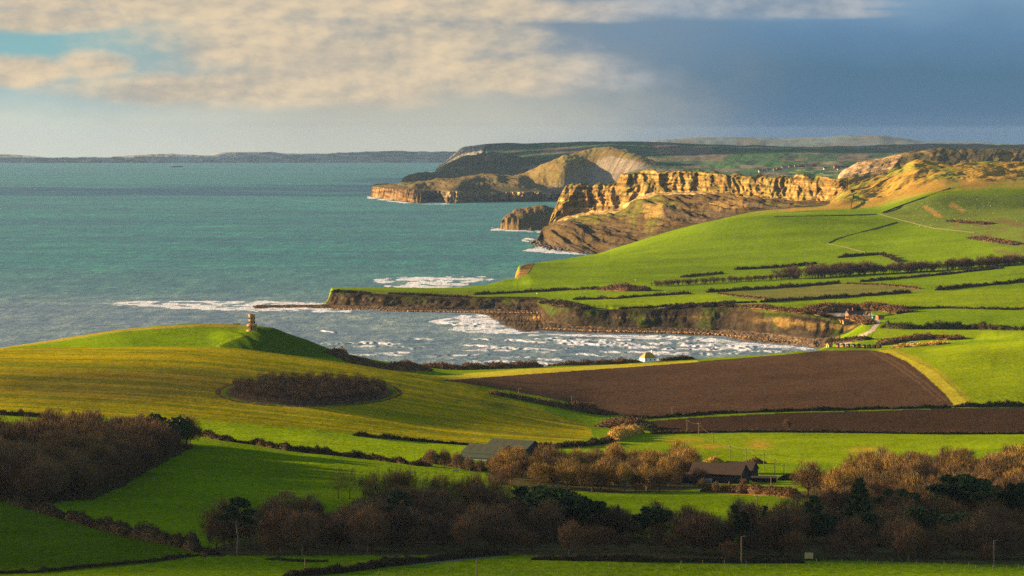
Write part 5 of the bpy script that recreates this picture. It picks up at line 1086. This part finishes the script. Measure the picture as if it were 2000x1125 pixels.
# ship
d=sea_d(326.5); s_=thing('cargo_ship',(x_of(345.5,d,-d*d/R2),d,-d*d/R2),'small dark cargo ship with a white bridge at its left end, far out at sea','ship')
Ls=86; h=MB(); pts=[]; prof=[(-Ls/2,7),(-Ls/2+3,8.2),(Ls/2-8,7.5),(Ls/2,4),(Ls/2+3,0)]
up=[(-Ls/2,-7),(-Ls/2,7),(Ls/2-14,7.5),(Ls/2-5,4),(Ls/2+2,0),(Ls/2-5,-4),(Ls/2-14,-7.5)]; n=len(up); zt=[6,6,6,7.2,8.4,7.2,6]
h.add([(x*.96,y*.85,-3) for x,y in up]+[(x,y,z) for (x,y),z in zip(up,zt)],[tuple(range(n-1,-1,-1)),tuple(range(n,2*n))]+[(i,(i+1)%n,n+(i+1)%n,n+i) for i in range(n)]); h.build('hull',M_HULL,s_)
h=MB(); h.box((-Ls/2+8,0,11),(10,12,10)); h.box((-Ls/2+9,0,17.5),(7,13,3)); h.build('bridge',M_WHITE,s_)
h=MB(); h.tube((-Ls/2+4,0,16),(-Ls/2+4,0,22),1.4,1.2,8); h.build('funnel',M_ORANGE,s_)
for x in (-14,4,22): h=MB(); h.box((x,0,7.2),(14,11,2)); h.build('hatch',M_GREYP,s_)
h=MB(); h.tube((Ls/2-8,0,6),(Ls/2-8,0,16),.5,.3,6); h.build('mast',M_WHITE,s_)

# poles
PL=[(596,1124,1090,'bare wooden pole in the grass at the bottom, left of centre',0),(931,1126,1092,'bare wooden pole standing at the bottom edge beside the lane',0),(1448,1101,1047,'tall lamp topped pole in front of the bottom wood, right of centre',2),(1941,1104,1055,'lamp topped pole in front of the bottom wood near the right edge',2),(1478,992,966,'short pole in the sunlit meadow',1),(909,1042,990,'dark pole with a crossarm among the trees of the bottom wood',1),(1506,955,931,'pale pole beside the yard right of the dark barn',0),(1424,957,940,'pair member pale post in front of the dark barn',0),(1426,896,870,'tall yellowish pole behind the left half of the dark barn roof',1),(1457,900,875,'yellowish pole behind the right end of the dark barn roof',1),(1492,919,884,'tall crossarm pole right of the dark barns',1),(1513,926,896,'crossarm pole between the dark barns and the right wood',1),(1531,926,906,'dark twin headed pole at the end of the wire line',1),(1393,868,845,'pole at the top of the sunlit meadow above the dark barn',1),(1365,852,826,'pole standing against the narrow ploughed field',1),(1342,844,820,'pole at the left part of the narrow ploughed field',1),(1313,808,794,'small pole at the lower left of the big ploughed field',1),(1117,800,773,'pole among bushes on the right flank of the striped hill',1),(1013,779,758,'smaller pole among bushes on the right flank of the striped hill',1),(1521,611,597,'thin mast on the brow of the bay cliff',0)]
def pole(px,py,top,label,kind):
    p=ground(px,py,3); h=(py-top)*p[1]/F; o=thing('utility_pole' if kind!=2 else 'lamp_post',tuple(p),label,'pole' if kind!=2 else 'lamp post')
    r=.15+p[1]*.00003; m=MB(); m.tube((0,0,-.5),(0,0,h),r*1.15,r*.85,8); m.build('pole',M_WOOD,o)
    if kind==1:
        m=MB(); m.box((0,0,h-.5),(2.0,.16,.18)); m.build('crossarm',M_WOOD,o)
        for x in (-.85,0,.85): m=MB(); m.tube((x,0,h-.42),(x,0,h-.15),.07,.05,6); m.build('insulator',M_WHITE,o)
    if kind==2:
        m=MB(); m.tube((0,0,h-.1),(.7,-.2,h+.12),.06,.05,6); m.build('arm',M_METAL,o); m=MB(); m.box((.85,-.25,h+.1),(.6,.26,.16)); m.build('lamp_head',M_METAL,o)
    return p,h
tops={}
for a in PL: tops[a[0]]=pole(*a)
def wire(a,b,label):
    (p,h),(q,k)=tops[a],tops[b]; A=Vector(p)+Vector((0,0,h-.2)); B=Vector(q)+Vector((0,0,k-.2)); m=MB(); prev=A
    for i in range(1,9):
        t=i/8; c=A.lerp(B,t); c.z-=4*t*(1-t)*(B-A).length*.018; m.tube(prev,c,.022,.022,3,False); prev=c
    tag(m.build('overhead_wire',M_WIRE),label,'wire',None)
wire(1426,1457,'slack overhead wire between the two poles behind the dark barn roof'); wire(1457,1492,'overhead wire from the pole at the barn end to the tall crossarm pole'); wire(1492,1513,'overhead wire right of the dark barns, between the two crossarm poles'); wire(1513,1531,'last short span of overhead wire, ending at the twin headed pole')
wire(1393,1426,'overhead wire crossing the upper meadow down to the dark barn'); wire(1365,1393,'overhead wire from the narrow ploughed field to the upper meadow'); wire(1342,1365,'overhead wire in front of the narrow ploughed field'); wire(1013,1117,'overhead wire spanning the bushes on the flank of the striped hill')

# wire fences
def fence(pts,label,step=9,hp=1.15,mat=None):
    G=resample([ground(a,b,3) for a,b in sum([[(pts[i][0]+(pts[i+1][0]-pts[i][0])*k/6,pts[i][1]+(pts[i+1][1]-pts[i][1])*k/6) for k in range(6)] for i in range(len(pts)-1)],[])+[pts[-1]]],.8)
    s=np.concatenate([[0],np.cumsum(np.linalg.norm(np.diff(G,axis=0),axis=1))]); n=min(95,int(s[-1]/step))+1; o=thing('wire_fence',tuple(G[0]),label,'fence'); O=Vector(G[0]); pr=None; rails=MB()
    for i in range(n):
        j=int(np.argmin(abs(s-i*s[-1]/max(1,n-1)))); g=Vector(G[j])-O; m=MB(); hh=hp*RNG.uniform(.9,1.1); m.tube(g-Vector((0,0,.4)),g+Vector((RNG.normal()*.04,0,hh)),.10,.09,6); m.build('post',mat or M_POSTW,o)
        if pr is not None:
            for z in (.35,.7,1.02): rails.tube(pr+Vector((0,0,z)),g+Vector((0,0,z)),.012,.012,3,False)
        pr=g
    rails.build('wire',M_WIRE,o)
fence([(1190,1107),(1340,1113),(1500,1109),(1650,1107),(1800,1105)],'nearest wire fence with pale sunlit posts across the bottom right',6.5)
fence([(1330,1103),(1500,1099),(1700,1099),(1880,1104),(1990,1110)],'wire fence along the sunlit brow at the bottom right',7)
fence([(740,1120),(860,1123),(1000,1121),(1180,1120)],'wire fence beside the lane at the bottom centre',6)
fence([(1840,1116),(1900,1112),(2000,1114)],'short wire fence in the bottom right corner',4)
fence([(150,667),(300,645),(380,637),(470,634)],'fence on the skyline of the tower hill left of the tower',6,1.3)
fence([(1545,908),(1600,907),(1650,905)],'fence across the sunlit meadow right of the dark barns',6)

M_WALLS=simple('drystone',(.075,.07,.025),.95,.3,.4)
# drystone walls far off
def stone_wall(pts,label,h=1.1,mat=None):
    G=resample([place(a,b,24) for a,b in pts],5); n=len(G); tn=np.gradient(G[:,:2],axis=0); tn/=np.linalg.norm(tn,axis=1)[:,None]+1e-9; nr=np.stack([-tn[:,1],tn[:,0]],1); V=[]
    for a,z in ((-.4,-1),(-.3,1),(.3,1),(.4,-1)):
        V.append(np.stack([G[:,0]+nr[:,0]*a,G[:,1]+nr[:,1]*a,G[:,2]+(h*RNG.uniform(.75,1.15,n) if z>0 else -.8)],1))
    V=np.stack(V,1).reshape(-1,3); i=np.arange(n-1)[:,None]*4+np.arange(3)[None,:]; Fq=np.stack([i,i+1,i+5,i+4],-1).reshape(-1,4)
    tag(link('stone_wall',mesh_arr('stone_wall',V,Fq),mat or M_WALLS),label,'wall')
stone_wall([(1512,424),(1600,422),(1712,419)],'pale stone wall along the top of the big green slope')
stone_wall([(1716,418),(1760,430),(1824,446),(1904,455)],'pale stone wall descending right below the sheep pasture')
stone_wall([(1724,416),(1760,402),(1800,388),(1856,368)],'dark stone wall between the tan hill and the sheep pasture',1.6,M_HEDGE)
stone_wall([(1662,408),(1666,384),(1661,373),(1700,365)],'hooked dark wall on the grassy knoll at the end of the long cliff',2.2,M_HEDGE)
stone_wall([(1616,476),(1636,466),(1700,449),(1752,434)],'broken stone wall crossing the big green slope diagonally')
stone_wall([(1616,476),(1650,483),(1690,493)],'broken wall turning down from the diagonal wall',1.0)

# sheep
sm=MB(); rng=np.random.default_rng(3)
def sheep_mesh():
    m=MB(); pr=[(-.62,.10,.78),(-.55,.26,.80),(-.25,.34,.78),(.15,.35,.78),(.45,.30,.82),(.62,.16,.92),(.74,.13,1.02),(.90,.10,1.0),(1.02,.06,.92)]; k=8; V=[]
    for x,r,z in pr:
        for i in range(k): t=2*math.pi*i/k; V.append((x,r*.85*math.cos(t),z+r*math.sin(t)))
    m.add(V,[(j*k+i,j*k+(i+1)%k,(j+1)*k+(i+1)%k,(j+1)*k+i) for j in range(len(pr)-1) for i in range(k)]+[tuple(range(k-1,-1,-1)),tuple((len(pr)-1)*k+i for i in range(k))])
    for x in (-.42,.40):
        for y in (-.17,.17): m.tube((x,y,.62),(x+.03,y,0),.075,.05,5)
    for y in (-.12,.12): m.tube((.82,y*.7,1.08),(.78,y*1.9,1.05),.045,.02,4)
    return m.mesh('sheep')
SHM=sheep_mesh(); SHM.materials.append(M_SHEEP)
for i in range(85):
    px=rng.uniform(1770,1998); py=385+rng.beta(2,2)*70; p=ground(px,py,27); 
    if py<380+max(0,(1850-px))*.35: continue
    o=bpy.data.objects.new('sheep',SHM); sc.collection.objects.link(o); o.location=tuple(p); o.rotation_euler=(0,0,rng.uniform(0,6.28)); o.scale=(.95,)*3
    tag(o,'white sheep grazing on the high green pasture below the tan hill at right','sheep','sheep on the high pasture')
for i,(a,b) in enumerate(((1120,561),(1163,532),(1241,548),(1299,570),(1049,575))):
    p=ground(a,b,24); o=bpy.data.objects.new('sheep',SHM); sc.collection.objects.link(o); o.location=tuple(p); o.scale=(1.3,)*3; o.rotation_euler=(0,0,i*1.3)
    tag(o,('white sheep on the low green field behind the headland','white sheep alone on the long green slope','white sheep just above the isolated far copse','white sheep in the strip field right of the isolated copse','white sheep near the neck of the headland')[i],'sheep')

# odds and ends in the fields
p=ground(1580,1094,3); c=thing('livestock_trailer',tuple(p),'small off-white livestock trailer parked against the bottom wood','trailer',None,-.2)
m=MB(); m.prism([(-1.2,.5),(1.2,.5),(1.2,1.9),(.9,2.15),(-1.2,2.15)],-.8,.8); m.build('body',M_HAY,c); m=MB(); m.box((1.7,0,.5),(1.1,.1,.1)); m.build('drawbar',M_METAL,c); m=MB(); m.box((-1.23,0,1.2),(.05,1.4,1.2)); m.build('ramp',M_METAL,c)
for y in (-.85,.85): m=MB(); m.tube((0,y-.08,.32),(0,y+.08,.32),.32,.32,12); m.build('wheel',M_TYRE,c)
p=ground(928,938,5); c=thing('round_bale',tuple(p),'yellow round bale with a dark side at the right corner of the shaded green field','bale'); m=MB(); m.tube((-.6,0,.9),(.6,0,.9),.95,.95,18); m.build('bale',M_YELP,c); m=MB(); m.tube((.61,0,.9),(.66,0,.9),.9,.9,18); m.build('wrap',M_DARKW,c)
p=ground(890,922,5); c=thing('feed_trough',tuple(p),'long pale feed trough under the scrub in front of the green roofed barn','trough'); m=MB(); m.box((0,0,.7),(2.6,.7,.45),0,1.1); m.build('basin',M_GREYP,c)
for x in (-1.1,0,1.1): m=MB(); m.box((x,0,.25),(.12,.6,.5)); m.build('leg',M_METAL,c)
p=ground(21,984,3); c=thing('field_gate',tuple(p),'pale wooden field gate at the left end of the slanting hedge','gate',None,.1)
for z in (.35,.6,.85,1.1,1.3): m=MB(); m.box((0,0,z),(2.6,.06,.10)); m.build('rail',M_POSTW,c)
for x in (-1.35,1.35): m=MB(); m.box((x,0,.7),(.18,.18,1.7)); m.build('post',M_POSTW,c)
p=ground(965,1044,3); c=thing('small_tent',(p[0],p[1]-6,p[2]),'tiny pale blue and white shelter glimpsed among the dark trees of the bottom wood','shelter'); m=MB(); m.prism([(-.9,0),(.9,0),(0,1.6)],-1,1); m.build('canvas',simple('pale_blue_canvas',(.35,.45,.75),.8,.1),c); m=MB(); m.prism([(-.35,.02),(.35,.02),(0,.9)],-1.06,-1.02); m.build('flap',M_WHITE,c)
# lone windblown tree at the edge of the ploughed strip
p=ground(1537,842,9); put_tree(tuple(p),2,7/12.,'dark','small windblown tree alone under the narrow ploughed field','tree',None,'hawthorn_tree',1.1)
for a,b,h_,lb in ((842,912,8,'thin bare tree leftmost of those before the green roofed barns'),(868,914,8.5,'bare tree in front of the left gable of the green roofed barns'),(893,918,8,'bare tree before the lean-to of the green roofed barns'),(917,922,7,'bare tree at the corner of the lean-to of the green roofed barns'),(938,926,6.5,'low bare tree between the green roofed barns and the middle wood'),(1372,962,6,'spindly bare tree in front of the left end of the dark barn'),(1398,964,5,'thin bare tree in front of the middle of the dark barn'),(1452,960,5.5,'small bare tree in front of the gables of the dark barn')):
    p=ground(a,b,5); put_tree(tuple(p),2,h_/12.,'mid',lb,'tree',None)
# boulders on the shore: countless
rng=np.random.default_rng(8); VV=[];FF=[];off=0
m=MB(); 
def rocks(pts,n,sp,sz,t0=22):
    global off
    G=resample([place(a,b,t0) for a,b in pts],1.5)
    for i in range(n):
        g=G[rng.integers(len(G))]+np.array([rng.normal()*sp,rng.normal()*sp,0]); s=rng.uniform(*sz); u=unit(rng.normal(size=(8,3)))*s*np.array([1,1,.7])
        cube=np.array([[-1,-1,-1],[1,-1,-1],[1,1,-1],[-1,1,-1],[-1,-1,1],[1,-1,1],[1,1,1],[-1,1,1]])*s*.55+u*.35; a=rng.uniform(0,3.14); ca,sa=math.cos(a),math.sin(a)
        cube=np.stack([cube[:,0]*ca-cube[:,1]*sa,cube[:,0]*sa+cube[:,1]*ca,cube[:,2]*.7],1)+g+np.array([0,0,s*.15]); VV.append(cube); FF.append(np.array([(0,3,2,1),(4,5,6,7),(0,1,5,4),(1,2,6,5),(2,3,7,6),(3,0,4,7)])+off); off+=8
rocks([(650,604.5),(700,605),(800,608),(900,609.5),(1050,612)],900,2.2,(.6,1.8)); rocks([(1065,642),(1160,647),(1300,649),(1400,653),(1470,659)],1300,2.5,(.6,1.9)); rocks([(1470,660),(1560,668)],200,3,(.5,1.2))
o=link('shore_boulders',mesh_arr('shore_boulders',np.concatenate(VV),np.concatenate(FF)),simple('shore_rock',(.20,.12,.055),.9,.5,.25)); tag(o,'tumbled golden boulders at the foot of the bay cliffs','boulders',None,'stuff')
VV=[];FF=[];off=0
rocks([(1040,480),(1050,484),(1062,476),(1075,487),(1100,491),(1165,496)],260,7,(2,5),30); rocks([(1110,487),(1075,482),(1062,470)],200,14,(2,5.5),30)
VV=[v-np.array([0,0,1.0]) for v in VV]
o=link('cliff_foot_rocks',mesh_arr('cliff_foot_rocks',np.concatenate(VV),np.concatenate(FF)),simple('wet_rock',(.07,.055,.04),.9,.4,.2)); tag(o,'dark fallen rocks in the surf under the long cliff','rocks',None,'stuff')
# ------------------------------------------------------------------ unseen clouds added beyond the frame to shade parts of the land and sea
M_SHADE_CLOUD=simple('shade_cloud_puffs',(.85,.85,.86),1,.05,.001)
def shade_cloud(name,poly,zc,r,n,seed,thick=.35,zg=75):
    """ground outline that lies in shade -> a bank of puffs up along the sunbeams"""
    rng=np.random.default_rng(seed); xs=[p[0] for p in poly]; ys=[p[1] for p in poly]; k=(zc-zg)/SUN[2]
    sh=SUN*k; V=[];Fc=[];off=0; import bmesh
    bm=bmesh.new(); bmesh.ops.create_icosphere(bm,subdivisions=2,radius=1); sv=np.array([v.co[:] for v in bm.verts]); sf=np.array([[v.index for v in f.verts] for f in bm.faces]); bm.free()
    c=0;tries=0
    while c<n and tries<n*20:
        tries+=1; x=rng.uniform(min(xs),max(xs)); y=rng.uniform(min(ys),max(ys))
        if not inpoly(np.array([x]),np.array([y]),poly)[0]: continue
        rr=r*rng.uniform(.6,1.2); q=sv*(1+.18*np.sin(sv[:,[0]]*7+c)*np.cos(sv[:,[1]]*6+c))*rr*np.array([1,1,thick])+np.array([x+sh[0],y+sh[1],zc+rng.normal()*r*.08])
        V.append(q);Fc.append(sf+off);off+=len(sv);c+=1
    return structure(link(name,mesh_arr(name,np.concatenate(V),np.concatenate(Fc),True),M_SHADE_CLOUD))
shade_cloud('shade_cloud',[(-600,850),(-40,860),(60,905),(600,905),(600,1185),(190,1160),(-20,1150),(-78,1190),(-92,1370),(-165,1400),(-190,1300),(-600,1270)],1400,46,215,1)
shade_cloud('shade_cloud',[(-262,1185),(-84,1185),(-92,1365),(-172,1375),(-262,1300)],1400,38,42,5)  # added bank to deepen the field shadow of the left wood's trees
shade_cloud('shade_cloud',[(-900,12000),(-700,11700),(-350,11900),(3500,12300),(3500,16500),(-700,16500),(-900,13800)],1500,230,150,2)
shade_cloud('shade_cloud',[(-2600,10950),(-500,10950),(-500,13100),(-2600,13100)],1500,75,230,3)
